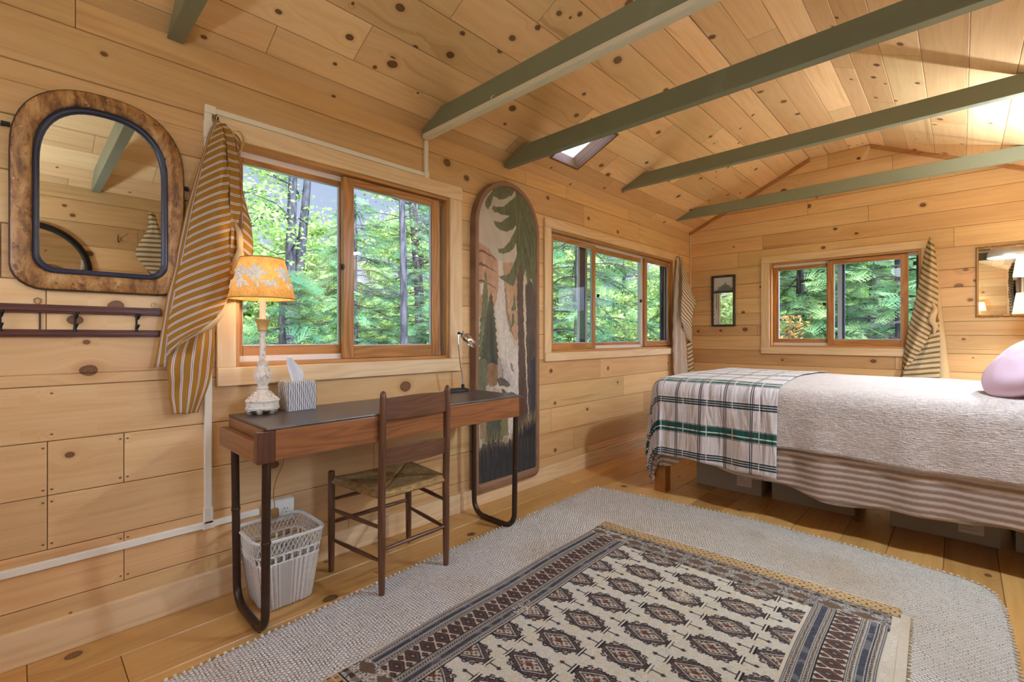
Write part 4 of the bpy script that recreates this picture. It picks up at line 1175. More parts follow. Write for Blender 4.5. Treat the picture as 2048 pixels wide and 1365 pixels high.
for pl in ([(2.15,2.03),(2.19,2.10),(2.25,2.165),(2.34,2.20),(2.44,2.17),(2.40,2.13),(2.33,2.09),(2.27,2.075),(2.225,2.085),(2.20,2.03),(2.175,1.985),(2.14,2.0)],
           [(2.47,2.15),(2.40,2.10),(2.33,2.04),(2.27,2.02),(2.222,2.02),(2.205,1.995),(2.228,1.975),(2.26,1.985),(2.32,1.972),(2.38,1.985),(2.44,2.03),(2.48,2.06)],
           [(2.47,2.08),(2.41,2.02),(2.36,1.965),(2.30,1.925),(2.25,1.925),(2.225,1.915),(2.245,1.885),(2.30,1.865),(2.36,1.868),(2.42,1.90),(2.47,1.95)],
           [(2.47,1.96),(2.42,1.86),(2.37,1.79),(2.32,1.745),(2.265,1.738),(2.272,1.712),(2.32,1.705),(2.38,1.728),(2.43,1.77),(2.475,1.84)],
           [(2.475,1.80),(2.44,1.68),(2.40,1.60),(2.35,1.56),(2.265,1.545),(2.32,1.522),(2.38,1.495),(2.415,1.490),(2.44,1.53),(2.48,1.62)],
           [(2.425,1.44),(2.44,1.40),(2.445,1.33),(2.425,1.31),(2.395,1.32),(2.41,1.36)],
           [(2.405,1.30),(2.425,1.29),(2.435,1.23),(2.405,1.20),(2.375,1.17),(2.40,1.22)]):
    paint(pl, gr, gr2, n3)
for x0_, z0_, x1_, z1_ in ((2.47,2.12,2.66,1.75),(2.475,2.0,2.62,1.55),(2.48,1.95,2.56,1.60),(2.49,2.05,2.66,1.62),(2.465,2.1,2.46,1.62)):
    dxx, dzz = x1_-x0_, z1_-z0_; l = math.hypot(dxx, dzz); nx_, nz_ = -dzz/l*.005, dxx/l*.005
    paint([(x0_,z0_),((x0_+x1_)/2+nx_,(z0_+z1_)/2+nz_),(x1_,z1_),((x0_+x1_)/2-nx_,(z0_+z1_)/2-nz_)], (58,62,40))
# dark meadow with grass tufts
gz = .46+.10*np.abs((Y-2.36)/.28)**1.6*np.sign(Y-2.36)*.6-.06*np.exp(-((Y-2.36)/.12)**2)+(fbm(Y*90, Z*3, 4)-.5)*.07
mk = Z < gz
C[mk] = np.broadcast_to(c255(44,46,54)*(.75+.5*n1), C.shape)[mk]
tf = np.clip(1-np.abs(Z-gz-.015)/.07, 0, 1)*(fbm(Y*150, Z*9, 6) > .46)
C[:] = C*(1-.8*tf[..., None])+c255(146,126,74)*.8*tf[..., None]
st_ = ((fbm(Y*160, Z*6, 12) > .66) & (Z < .40))
C[st_] = C[st_]*.5+c255(92,84,60)*.5
C *= (.92+.16*fbm(Y*200, Z*200, 14, 2)[..., None])
lum_ = C.mean(-1, keepdims=True); C = (C*.66+lum_*np.array((1.08,1.0,.86))*.34)*.88
P = [[(.0475, Y[i, j], Z[i, j]) for j in range(NY)] for i in range(NZ)]
obj('painted_board', MB().grid(P), M['painting'], R, col=np.clip(C.reshape(-1, 3), 0, 1))

# ------------------------------------------------------------------ small mirrors on the gable wall
R = thing('trumeau_mirror', 'narrow dark-framed mirror with a small landscape print on top, on the gable wall', 'mirror', (.39, RL-.02, 1.245))
m = MB(); ring(m, mapB, .262, .520, 1.246, 1.828, .024, .0, .024); wbox(m, mapB, .285, .497, 1.628, 1.650, 0, .022); obj('frame', m, M['blackframe'], R, bevel=.004)
m = MB(); wbox(m, mapB, .284, .498, 1.268, 1.632, .004, .009); obj('mirror_glass', m, M['mirror'], R)
T = NT('landscape_print'); tc = T.n('TexCoord').outputs['Generated']; X = T.xyz(tc)
hz_ = T.math('SUBTRACT', X[2], T.math('MULTIPLY', T.math('ABSOLUTE', T.math('SUBTRACT', X[0], .62)), -.6))
nn = T.noise(tc, 9, 5, .7)
treem = T.ss(T.math('SUBTRACT', T.math('ADD', T.math('MULTIPLY', nn, .9), .12), T.math('ADD', X[2], T.math('MULTIPLY', T.math('ABSOLUTE', T.math('SUBTRACT', X[0], .6)), .9))), -.06, .08)
pc = T.mix(treem, T.mix(X[2], lin((186,184,184)), lin((212,210,210))), lin((104,106,112)))
T.bsdf(pc, .3)
m = MB(); wbox(m, mapB, .284, .498, 1.646, 1.806, .004, .008); obj('print', m, T.m, R)
R = thing('gilt_mirror', 'rectangular mirror in a thin tarnished gilt frame on the gable wall above the pillows', 'mirror', (2.66, RL-.02, 1.295))
m = MB(); ring(m, mapB, 2.434, 2.900, 1.296, 1.872, .017, .0, .020); f = obj('frame', m, M['giltframe'], R, bevel=.005)
for z in (1.868, 1.299):
    m = MB()
    for k in range(34): m.ball((2.44+.455*k/33, RL-.020, z+.003*math.sin(k*1.9)), .0085, 8, (1.2,.7,.8))
    obj('carved_beading', m, M['giltframe'], f, smooth=80)
m = MB(); wbox(m, mapB, 2.450, 2.884, 1.312, 1.856, .003, .008); obj('mirror_glass', m, M['mirror'], R)

# ------------------------------------------------------------------ tied-back curtains
def sheet(Lp, Rp, rows=60, cols=22, bulge=.03, nrm=(1,0,0), folds=(0,0), mode='across', per=1.0, usc=1.0, skew=0.0, seed=0):
    """cloth between two edge lines; mode 'across': stripes run from left to right edge, 'along': stripes run down"""
    A = smoothline(Lp, rows); B = smoothline(Rp, rows); N = np.array(nrm, float)
    d = np.r_[0, np.cumsum(np.linalg.norm(np.diff((A+B)/2, axis=0), axis=1))]
    dA = np.r_[0, np.cumsum(np.linalg.norm(np.diff(A, axis=0), axis=1))]
    rg = np.random.default_rng(seed); ph = rg.uniform(0, 6, 3)
    P = []; UV = []
    for i in range(rows):
        row = []; ur = []; w = np.linalg.norm(A[i]-B[i])
        for k in range(cols):
            t = k/(cols-1)
            q = A[i]*(1-t)+B[i]*t
            off = bulge*math.sin(PI*t)*min(1, w/.06) + folds[0]*math.sin(folds[1]*2*PI*t+ph[0]+d[i]*2.5)*min(1, w/.08)
            off += .004*math.sin(7*d[i]/.2+ph[1]+t*4)*min(1, w/.1)
            q = q+N*off
            row.append(tuple(q))
            if mode == 'across': ur.append((t*w*usc, dA[i]*per+skew*(t**.8)*min(1, w/.17)))
            elif mode == 'level': ur.append((t*w, q[2]+skew*t))
            else: ur.append((d[i]*usc, (t*max(w, .02) if per == 1.0 else t*per)+skew*d[i]))
        P.append(row); UV.append(ur)
    return MB().grid(P, UV)
def w3(pts, x): return [(x, y, z) for y, z in pts]

mainL = [(0.583,2.052),(0.548,1.943),(0.52,1.81),(0.499,1.702),(0.48,1.596),(0.461,1.482),(0.442,1.399),(0.424,1.293),(0.411,1.207),(0.402,1.118),(0.401,1.061)]
mainR = [(0.588,2.046),(0.603,2.0),(0.61,1.90),(0.614,1.80),(0.616,1.70),(0.618,1.60),(0.616,1.50),(0.614,1.41),(0.61,1.299),(0.55,1.196),(0.442,1.11)]
flapL = [(0.584,2.062),(0.558,2.012),(0.536,1.921),(0.516,1.838),(0.481,1.692),(0.462,1.594),(0.443,1.485),(0.432,1.408),(0.405,1.279),(0.392,1.18),(0.365,1.009)]
flapR = [(0.586,2.057),(0.564,1.997),(0.535,1.878),(0.514,1.779),(0.489,1.65),(0.472,1.545),(0.458,1.462),(0.44,1.359),(0.42,1.238),(0.409,1.158),(0.399,1.011)]
tailL = [(0.447,1.126),(0.417,1.066),(0.403,1.001),(0.407,0.949),(0.411,0.891),(0.422,0.82)]
tailR = [(0.572,1.198),(0.572,1.13),(0.567,1.032),(0.562,0.98),(0.549,0.924),(0.513,0.814)]
DL = [(0.591,2.043),(0.603,2.0),(0.61,1.884),(0.614,1.775),(0.616,1.669),(0.618,1.563),(0.616,1.457),(0.614,1.304)]
DR = [(0.613,2.052),(0.64,2.015),(0.659,1.922),(0.665,1.808),(0.669,1.704),(0.661,1.639),(0.655,1.508),(0.632,1.311)]
EL = [(0.649,2.026),(0.665,1.93),(0.673,1.815),(0.678,1.71),(0.681,1.647),(0.669,1.557),(0.665,1.479)]
ER = [(0.675,2.005),(0.675,1.932),(0.679,1.82),(0.699,1.722),(0.72,1.623),(0.728,1.523),(0.705,1.441)]
R = thing('ochre_curtain', 'ochre curtain with white pinstripes, tied up over a hook left of the desk window', 'curtain', (.06, .55, .82))
def w3v(pts, xs):
    t = np.linspace(0, 1, len(pts)); x = np.interp(t, np.linspace(0, 1, len(xs)), xs)
    return [(x[i], p[0], p[1]) for i, p in enumerate(pts)]
obj('side_fold', sheet(w3v(flapL, (.035,.035,.04)), w3v(flapR, (.05,.06,.06)), 50, 10, .008, mode='along', per=.060, skew=0), M['ochre'], R, smooth=180, solid=.0012)
obj('front_drape', sheet(w3v(mainL, (.045,.060,.060)), w3v(mainR, (.055,.10,.105,.10,.085)), 90, 30, .040, folds=(.006,1.5), mode='across', skew=.125, seed=2), M['ochre'], R, smooth=180, solid=.0012)
obj('hanging_tail', sheet(w3v(tailL, (.060,.060,.05)), w3v(tailR, (.040,.040,.04)), 50, 26, .022, folds=(.007,2), mode='along', per=.185, seed=3), M['ochre'], R, smooth=180, solid=.0012)
obj('back_drape', sheet(w3v(DL, (.055,.10,.105,.10)), w3v(DR, (.045,.060,.060)), 60, 12, -.004, mode='across', seed=4), M['ochre'], R, smooth=180, solid=.0012)
obj('window_fold', sheet(w3v(EL, (.040,.05,.05)), w3v(ER, (.030,.032,.03)), 50, 12, .008, mode='across', seed=5), M['ochre'], R, smooth=180, solid=.0012)
hem = [(0.095,0.612,1.305),(0.098,0.585,1.235),(0.095,0.55,1.196),(0.085,0.50,1.148),(0.075,0.442,1.105),(0.062,.401,1.058)]
hem2 = [(0.088,0.608,1.290),(0.085,0.590,1.215),(0.080,0.555,1.165),(0.072,0.50,1.135),(0.068,0.445,1.096),(0.060,.402,1.052)]
obj('turned_hem', sheet(hem, hem2, 40, 8, .010, mode='along', per=.01), M['lining'], R, smooth=180, solid=.0012)
m = MB(); pts = smoothline([(.075,.640,1.62),(.085,.655,1.58),(.080,.66,1.52),(.085,.655,1.47),(.075,.640,1.435),(.07,.628,1.40)], 22)
m.tube([tuple(p) for p in pts], list(np.interp(np.linspace(0,1,22), [0,.25,.5,.7,.9,1], [.006,.014,.012,.024,.020,.004])), 12)
m.uv = [[(c[1]*2, c[0]) for c in f] for f in m.uv]
obj('knot', m, M['lining'], R, smooth=180)
m = MB().tube([(.0,.590,2.075),(.022,.590,2.070),(.030,.590,2.078)], .0022, 6); m.tube([(.001,.590,2.070),(.001,.590,2.100)], .0022, 6); m.ball((.030,.589,2.066), .004, 8)
obj('hook', m, M['iron'], R, smooth=60)
m = MB()
for k in range(3): m.tube([tuple(p) for p in smoothline([(.045,.630,2.02),(.055+.004*k,.655+.004*k,2.03),(.056,.676+.003*k,2.005),(.052,.672+.002*k,1.955),(.055,.655,1.93)], 16)], .0016, 5)
obj('tie_cord', m, M['fringe'], R, smooth=60)

# curtain in the far corner, right of the long window
R = thing('cream_curtain', 'cream curtain with ochre stripes hanging in the far corner beside the three-part window', 'curtain', (.10, 5.15, .55))
pL = [(0.05,5.082,2.02),(0.05,5.044,1.709),(0.05,4.981,1.262),(0.05,4.969,0.987),(0.05,4.981,0.545)]
pR = [(0.06,5.164,2.017),(0.1,5.112,1.599),(0.12,5.067,1.318),(0.12,5.119,0.985),(0.12,5.199,0.533)]
obj('plain_drape', sheet(pL, pR, 60, 22, .012, folds=(.012,2.2), mode='along', per=.16, seed=7), M['creamplain'], R, smooth=180, solid=.0012)
dL = [(0.07,5.115,2.012),(0.115,5.051,1.76),(0.125,5.016,1.536),(0.13,5.003,1.316),(0.13,5.145,1.096)]
dR = [(0.08,5.145,1.99),(0.14,5.215,1.688),(0.16,5.319,1.518),(0.16,5.222,1.366),(0.15,5.232,1.06)]
obj('striped_drape', sheet(dL, dR, 70, 16, .012, (1,-.3,0), mode='across', skew=-.17, seed=8), M['cream'], R, smooth=180, solid=.0012)
tL = [(0.11,5.112,1.30),(0.11,5.205,0.983),(0.11,5.218,0.671),(0.11,5.218,0.53)]
tR = [(0.13,5.236,1.27),(0.13,5.297,0.981),(0.13,5.349,0.682),(0.13,5.349,0.521)]
obj('striped_tail', sheet(tL, tR, 50, 14, .008, (1,-.3,0), mode='level', skew=-.03, seed=9), M['cream'], R, smooth=180, solid=.0012)
m = MB().tube([(.0,5.115,2.03),(.05,5.115,2.03),(.06,5.115,2.04)], .0025, 6); obj('hook', m, M['iron'], R)

# curtain on the gable wall
yb = RL
R = thing('cream_curtain', 'cream curtain with ochre stripes knotted beside the gable window, hanging behind the bed', 'curtain', (2.1, RL-.05, .76))
def wb(pts, y): return [(x, y, z) for x, z in pts]
aL = [(2.142,1.985),(2.117,1.887),(2.078,1.629),(2.045,1.412),(2.011,1.236),(1.977,0.992),(1.96,0.79)]
aR = [(2.150,1.985),(2.18,1.90),(2.195,1.70),(2.204,1.50),(2.185,1.30),(2.126,1.09),(1.985,0.825)]
obj('front_drape', sheet(wb(aL, RL-.05), wb(aR, RL-.10), 80, 24, .045, (0,-1,0), (.008,1.5), 'across', skew=-.13, seed=11), M['cream'], R, smooth=180, solid=.0012)
tL = [(2.123,1.10),(2.05,0.955),(1.985,0.83),(1.962,0.775),(1.962,0.60)]
tR = [(2.207,1.28),(2.214,1.061),(2.214,0.89),(2.214,0.761),(2.214,.60)]
obj('lower_drape', sheet(wb(tL, RL-.060), wb(tR, RL-.045), 60, 18, .015, (0,-1,0), (.006,2), 'level', skew=-.035, seed=12), M['cream'], R, smooth=180, solid=.0012)
pL = [(2.165,1.90),(2.187,1.70),(2.196,1.45),(2.203,1.104),(2.206,0.759),(2.206,.60)]
pR = [(2.175,1.90),(2.197,1.75),(2.213,1.536),(2.245,1.147),(2.279,0.763),(2.29,.60)]
obj('lining_edge', sheet(wb(pL, RL-.045), wb(pR, RL-.030), 40, 12, .014, (0,-1,0), mode='along', per=.02, seed=13), M['lining'], R, smooth=180, solid=.0012)
m = MB(); pts = smoothline([(2.17,RL-.115,1.42),(2.185,RL-.125,1.36),(2.17,RL-.13,1.31),(2.165,RL-.125,1.26),(2.185,RL-.12,1.22),(2.175,RL-.11,1.15)], 24)
m.tube([tuple(p) for p in pts], list(np.interp(np.linspace(0,1,24), [0,.3,.5,.75,1], [.008,.022,.026,.020,.005])), 12)
m.tube([(2.205,RL-.11,1.38),(2.212,RL-.12,1.33),(2.205,RL-.115,1.29)], [.006,.012,.005], 8)
obj('knot', m, M['lining'], R, smooth=180)
m = MB().tube([(2.147,RL,1.99),(2.147,RL-.05,1.99),(2.147,RL-.055,2.0)], .0025, 6); obj('hook', m, M['iron'], R)

# ------------------------------------------------------------------ bed
BX0, BX1, BY0, BY1, BT = .70, 2.88, 3.22, 4.72, .800
R = thing('bed', 'double bed with square wooden legs standing along the gable wall', 'bed', (1.8, 3.97, 0))
m = MB(); m.box((BX0+.02, BY0+.02, .30), (BX1, BY0+.055, .44)); m.box((BX0+.02, BY1-.055, .30), (BX1, BY1-.02, .44)); m.box((BX0+.02, BY0+.055, .30), (BX0+.055, BY1-.055, .44)); m.box((BX1-.035, BY0+.055, .30), (BX1, BY1-.055, .44)); m.box((BX0+.055, BY0+.055, .40), (BX1-.035, BY1-.055, .43))
obj('frame', m, M['fir'], R, bevel=.004)
legm = mat_wood('pine_leg', lin((176,124,66)), lin((128,80,38)), 1.0, .5)
for x, y in ((.712, 3.225), (.712, 4.62), (2.74, 3.225), (2.74, 4.62)):
    obj('leg', MB().box((x, y, 0), (x+.085, y+.085, .36), 2), legm, R, bevel=.004)
m = MB().box((BX0+.03, BY0+.03, .44), (BX1-.01, BY1-.03, .60)); obj('box_spring', m, M['mattress'], R, bevel=.04, seg=4)
m = MB().box((BX0+.03, BY0+.03, .602), (BX1-.01, BY1-.03, .775)); obj('mattress', m, M['mattress'], R, bevel=.06, seg=5)

def drape(a, b, off=0.0, flare=.10, rip=.012, ph=0.0, rr_=.085):
    """sheet coordinates (a along x, b along y) -> point on the made bed"""
    x0, x1, y0, y1 = BX0+rr_, BX1+.3, BY0+rr_, BY1-rr_
    x = min(max(a, x0), x1); y = min(max(b, y0), y1)
    vx, vy = a-x, b-y; d = math.hypot(vx, vy)
    crown = .030*math.sin(PI*(y-y0)/(y1-y0))*min(1, (x-x0)/.5+.3)
    top = BT+off+crown
    und = .004*math.sin(a*9+ph)*math.sin(b*7+1)
    if d < 1e-6: return (a, b, top+und)
    ux, uy = vx/d, vy/d; r = rr_+off
    if d < r*PI/2:
        t = d/r; return (x+ux*r*math.sin(t), y+uy*r*math.sin(t), top-r*(1-math.cos(t))+und*(1-t))
    e = d-r*PI/2
    s = a*uy-b*ux
    w = rip*(math.sin(s*17+ph)+.6*math.sin(s*29+ph*2+1)+.5*math.sin(s*7+ph))*min(1, e/.25)
    o = r+flare*e*(.55+.45*abs(ux*uy)*2)+w
    return (x+ux*o, y+uy*o, top-r-e*.992)
def sheetcloth(a0, a1, blo, bhi, na, nb, alo=None, **k):
    P = []; UV = []
    for i in range(na):
        row = []; ur = []
        for j in range(nb):
            ta, tb = i/(na-1), j/(nb-1)
            b = (blo(a0+(a1-a0)*ta) if callable(blo) else blo); b = b+(bhi-b)*tb
            l = alo(b) if alo else a0
            a = l+(a1-l)*ta
            row.append(drape(a, b, **k)); ur.append((a, b))
        P.append(row); UV.append(ur)
    return MB().grid(P, UV)
rt = .085*PI/2
def bedge(z, off=.004): return BY0+.085-((.085+off)*PI/2+(BT-.085-z)/.992)      # sheet b that reaches height z on the near side
def hem_fleece(a):
    z = .215 + .025*math.sin(a*5.5+.6) + .012*math.sin(a*13) - .02*(a-1.5)
    z += .085*math.exp(-((a-1.00)/.12)**2)
    return bedge(z)
o = obj('striped_blanket', sheetcloth(.22, 2.95, hem_fleece, 4.95, 150, 130, off=.004, rip=.010, ph=.4, flare=.06), M['fleece'], smooth=180, solid=.006)
tag(o, 'fleece blanket with brown and lilac stripes, lowest layer hanging from the bed', 'blanket')
o = obj('gauze_coverlet', sheetcloth(.40, 2.95, lambda a: bedge(.452-.02*(a-1.6)+.006*math.sin(a*8), .020), 4.95, 140, 120, off=.020, rip=.009, ph=.4, flare=.062), M['gauze'], smooth=180, solid=.004)
tag(o, 'crinkled cream gauze coverlet spread over the bed', 'coverlet')
o = obj('plaid_throw', sheetcloth(.30, 1.535, lambda a: bedge(.285-.05*(a-1.0)+.006*math.sin(a*14), .034), 4.95, 130, 150, off=.034, rip=.010, ph=.4, flare=.07), M['plaid'], smooth=180, solid=.003)
tag(o, 'white plaid throw with dark green bands over the foot of the bed', 'throw')

def cushion(name, c, sx, sy, sz, rot, mat, label, p=2.6, ex=1.0):
    n = 40; m_ = 24; P = []
    for i in range(m_+1):
        ph = -PI/2+PI*i/m_; row = []
        for k in range(n):
            th = 2*PI*k/n
            cx_, sn = math.cos(th), math.sin(th)
            rx = math.copysign(abs(cx_)**(2/p), cx_)*sx; ry = math.copysign(abs(sn)**(2/p), sn)*sy
            cr = max(0, math.cos(ph)); e = math.sin(ph)
            q = Vector((rx*cr**.75, ry*cr**.75, sz*e+.004*math.sin(th*5+i*.7)*cr))
            row.append(tuple(rot @ q + Vector(c)))
        P.append(row)
    o = obj(name, MB().grid(P, closed_u=True), mat, smooth=180)
    m = MB()
    eq = [P[m_//2][k] for k in range(n)]
    m.tube(eq, .004, 6, closed=True)
    return tag(o, label, 'pillow')
AX = Vector((.35,-1,0)).normalized()
cushion('round_pillow', (2.575, 3.47, .978), .195, .20, .085, Matrix.Rotation(math.radians(50), 3, AX), M['pink'], 'plump pink pillow nearest the foot of the bed, leaning on the blue one', 2.2)
cushion('bed_pillow', (2.735, 3.47, .925), .19, .17, .075, Matrix.Rotation(math.radians(40), 3, AX), M['bluelin'], 'dark blue patterned pillow behind the pink pillow')
cushion('bed_pillow', (2.735, 3.86, 1.00), .20, .24, .075, Matrix.Rotation(math.radians(66), 3, Vector((0,-1,0))), M['palelin'], 'pale blue pillow rising behind the pink pillow')

# storage boxes under the bed
def box(x0, x1, y0, lab):
    R = thing('storage_box', lab, 'box', ((x0+x1)/2, y0+.25, 0), 'grey storage boxes under the bed')
    m = MB().box((x0+.006, y0+.006, .0), (x1-.006, y0+.50, .165)); obj('body', m, M['boxgrey'], R, bevel=.004)
    m = MB().box((x0, y0, .168), (x1, y0+.506, .200)); obj('lid', m, M['boxgrey'], R, bevel=.004)
    m = MB().box((x0+(x1-x0)*.64, y0+.0045, .050), (x0+(x1-x0)*.85, y0+.0056, .125)); lb = obj('paper_label', m, M['paper'], R)
    m = MB()
    for k in range(3): m.box((x0+(x1-x0)*.66, y0+.0038, .070+.016*k), (x0+(x1-x0)*(.80-.03*k), y0+.0044, .0725+.016*k))
    obj('label_lines', m, M['boxgrey'], lb)
box(.862, 1.335, 3.60, 'grey storage box under the foot end of the bed, just right of the bed leg')
box(1.385, 1.868, 3.61, 'grey storage box under the middle of the bed, second from the bed leg')
box(2.03, 2.505, 3.59, 'grey storage box under the head half of the bed, third from the bed leg')
box(2.545, 2.93, 3.60, 'grey storage box under the bed at the right picture edge, last of the row')

# ------------------------------------------------------------------ rugs
ro = [(.475,.18),(.455,.55),(.430,.95),(.400,1.45),(.385,2.0),(.368,2.60),(.366,2.93)]
ro += [(.372,2.965),(.392,2.985),(.45,2.995),(.9,3.06),(1.40,3.112),(1.9,3.085),(2.20,3.050),(2.34,3.035),(2.41,3.00),(2.452,2.94),(2.475,2.80),(2.485,2.5),(2.487,2.0),(2.49,1.0),(2.495,.18)]
P2 = resamp(ro, 260)
RT = .013
lid = []
R = thing('wool_rug', 'large chunky cream wool rug lying under the chair and the patterned rug', 'rug', (1.43, 1.6, 0))
ctr = np.array((1.43, 1.62))
rings = []; uvr = []
ss_ = list(np.linspace(0.0, .96, 26))+[.985, 1.0]
for s in ss_:
    row = []; ur = []
    for p in P2:
        q = ctr*(1-s)+p*s
        z = RT if s < .98 else (RT*.93 if s < .995 else RT*.35)
        z += .0016*math.sin(q[0]*9)*math.sin(q[1]*7)*(s < .97)
        row.append((q[0], q[1], z)); ur.append((q[0], q[1]))
    rings.append(row); uvr.append(ur)
rings.append([(p[0], p[1], .0005) for p in P2]); uvr.append(uvr[-1])
obj('pile', MB().grid(rings, uvr, closed_u=True), M['rug'], R, smooth=60)
m = MB(); Pe = resamp(ro, 620)
for k in range(len(Pe)-1):
    if k % 2 == 0:
        p = Pe[k]; j = .0015*math.sin(k*1.3)
        m.ball((p[0]+j, p[1], .0085), .0062+.001*math.sin(k*2.7), 6, (1.35,1,.95))
obj('knotted_edge', m, M['yarn'], R, smooth=80)

# patterned rug with rows of medallions, woven pattern held on a fine mesh
bw, bl_ = 1.375, 1.80; ang = .033
NXr, NYr = 500, 620
xs = np.linspace(0, bw, NXr); ys = np.linspace(0, bl_, NYr)
X, Yr = np.meshgrid(xs, ys)
C = np.zeros(X.shape+(3,))
f1 = fbm(X*30, Yr*30, 21, 3); f2 = fbm(X*240, Yr*240, 22, 2); f3 = fbm(X*420, Yr*90, 23, 2)
def col_(mask, c, k=1.0):
    cc = c255(*c)*(.74+.42*f2[..., None])*(.9+.2*f1[..., None])
    C[mask] = C[mask]*(1-k)+cc[mask]*k
allm = np.ones(X.shape, bool)
col_(allm, (206,202,190)); col_(f1 > .60, (196,186,162), .6)
ivory, navy, brown, rust, grey, black = (212,206,192), (60,60,70), (104,80,66), (100,66,56), (140,138,138), (38,36,40)
def gul(gx, gy):
    dx = (X-gx); dy = (Yr-gy)
    near = (np.abs(dx) < .17) & (np.abs(dy) < .085)
    if not near.any(): return
    ax, ay = np.abs(dx), np.abs(dy)
    body = ax/.108+ay/.060                       # diamond with stepped / hooked outline
    hook = .16*((np.floor(ax/.0145) % 2) == 0)
    outl = near & (body < 1.02+hook) & (ax < .104) & (ay < .052)
    col_(outl, black)
    col_(near & (body < .92+hook*.9) & (ax < .098) & (ay < .046), brown)
    col_(near & (body < .98) & (body > .72) & (np.abs(((ax*70) % 1)-.5) < .17), navy)
    col_(near & (body < .78), navy)
    col_(near & (body < .68) & (body > .63), ivory)
    col_(near & (body < .60), (74,62,60))
    inn = near & (body < .52)
    col_(inn, (184,176,164))
    pat = (np.sin(dx*260)*np.sin(dy*300+1) > .25) | (np.abs(ax-ay*1.8) < .004)
    col_(inn & pat, (96,66,56))
    col_(near & (body < .17), rust)
    col_(near & (np.abs(ax-.094) < .0028) & (ay < .024), ivory)           # white bars at the ends
    col_(near & (np.abs(ax-.088) < .0030) & (ay < .026), black)
    col_(near & (np.abs(ax-.100) < .0022) & (ay < .026), black)
    col_(near & (ay < .0030+.0*ax) & (ax > .098) & (ax < .150), (66,62,66))   # antennae with arrow tips
    col_(near & (ax > .134) & (ax < .152) & (ay < .0095*(1-np.abs(ax-.141)/.012)), (66,62,66))
    for ex in (.026, .056):
        e = ((ax-ex)/.011)**2+((ay-.060+ex*.30)/.0075)**2
        col_(near & (e < 1), (52,52,64)); col_(near & (e < .25), grey)
fx0, fx1, fy0, fy1 = .242, bw-.285, .23, bl_-.225
cols_x = [.250, .456, .672, .888, 1.094]
for ci, gx in enumerate(cols_x):
    for r in range(-1, 14):
        gy = (.118 if ci % 2 == 0 else .036)+r*.167
        gul(gx, gy)
outside = (X < fx0) | (X > fx1) | (Yr < fy0) | (Yr > fy1)
C[outside] = c255(200,192,176)
def stripes(edge, x0, x1, along, seedoff):
    """long border band between x0 and x1 (distance from the rug edge)"""
    def bandm(lo, hi): return (edge >= lo) & (edge < hi)
    w = x1-x0
    lt = (178,174,166)
    seq = [(0,.05,black),(.05,.085,lt),(.085,.12,navy),(.12,.155,lt),(.155,.28,'tick'),(.28,.315,lt),(.315,.35,navy),(.35,.385,lt),(.385,.64,'plain'),(.64,.675,lt),(.675,.71,navy),(.71,.745,lt),(.745,.865,'tick'),(.865,.90,lt),(.90,.935,navy),(.935,.965,lt),(.965,1.0,black)]
    for lo, hi, c in seq:
        mk = bandm(x0+lo*w, x0+hi*w)
        if c == 'tick':
            t = (along*90+edge*60) % 1
            col_(mk, (70,46,44)); col_(mk & (t < .36), (176,160,140)); col_(mk & (t > .8), black)
        elif c == 'plain':
            col_(mk, (78,79,88)); col_(mk & ((along*160+f3*.8) % 1 < .35), (54,54,62)); col_(mk & (f1 > .62), (104,104,110))
        else: col_(mk, c)
def lattice(edge, x0, x1, along, rep=.066):
    mk = (edge >= x0) & (edge < x1); c = (edge-(x0+x1)/2)/((x1-x0)/2)
    u = (along/rep) % 1-.5
    col_(mk, (188,178,164))
    rh = np.abs(c)*.62+np.abs(u)*1.9
    col_(mk & (rh < .86), (56,46,44)); col_(mk & (rh < .72), (92,68,58)); col_(mk & (rh < .40), (62,58,64)); col_(mk & (rh < .13), (150,134,120))
    u2 = ((along/rep+.5) % 1)-.5
    for sg in (1, -1):
        e = (np.abs(u2)/.20)**1.4+(np.abs(c-sg*.62)/.40)**1.6
        col_(mk & (e < 1), (64,52,50)); col_(mk & (e < .45), (96,66,58))
        cr = np.abs(c*.5-sg*(u2)*1.55)
        col_(mk & (cr < .05), (196,184,172))
eL, eR = X, bw-X
# short ends: speckled grey band and tan woven end
for e, al in ((Yr, X), (bl_-Yr, X)):
    mk = e < .235
    col_(mk & (X > fx0-.03) & (X < bw-.03), (140,138,136))
    col_(mk & ((f3 > .52) | (np.sin(al*300)*np.sin(e*420) > .4)), (92,88,90)); col_(mk & (f2 > .60), (176,170,160))
    for k_, (lo, hi) in enumerate(((.205,.228),(.100,.118))):
        mm = (e >= lo) & (e < hi)
        col_(mm, (126,114,102)); col_(mm & (((al/.05+.3*np.sin(al*30)) % 1) < .55), (78,60,52))
    col_((e > .135) & (e < .19) & (np.abs(((al/.11) % 1)-.5)*2+np.abs(e-.162)/.03 < .9), (104,84,70))
for e, al in ((eL, Yr), (eR, Yr)):
    inset = .0 if e is eL else .030
    sel = np.zeros(X.shape, bool)
    save = C.copy()
    stripes(e, inset+.004, inset+.088, al, 0); lattice(e, inset+.088, inset+.165, al); stripes(e, inset+.165, inset+.245, al, 1)
    end = (Yr > bl_-.19) | (Yr < .19)
    C[end] = save[end]
    if inset: col_(e < inset, (206,198,184))
for e in (Yr, bl_-Yr):
    mk = e < .082
    col_(mk, (188,158,116)); t = np.sin(X*210+np.floor(e/.02)*PI)
    col_(mk & (t > .72) & (((e/.02) % 1) > .3) & (((e/.02) % 1) < .8), (44,36,30)); col_(mk & (((e/.02) % 1) < .18), (214,190,150)); col_(mk & (f2 > .60), (154,124,86))
    col_((e > .082) & (e < .090), black)
C = np.clip(C, 0, 1)
bx_, by_ = .852, .640                       # near left corner on the floor
ca_, sa_ = math.cos(ang), math.sin(ang)
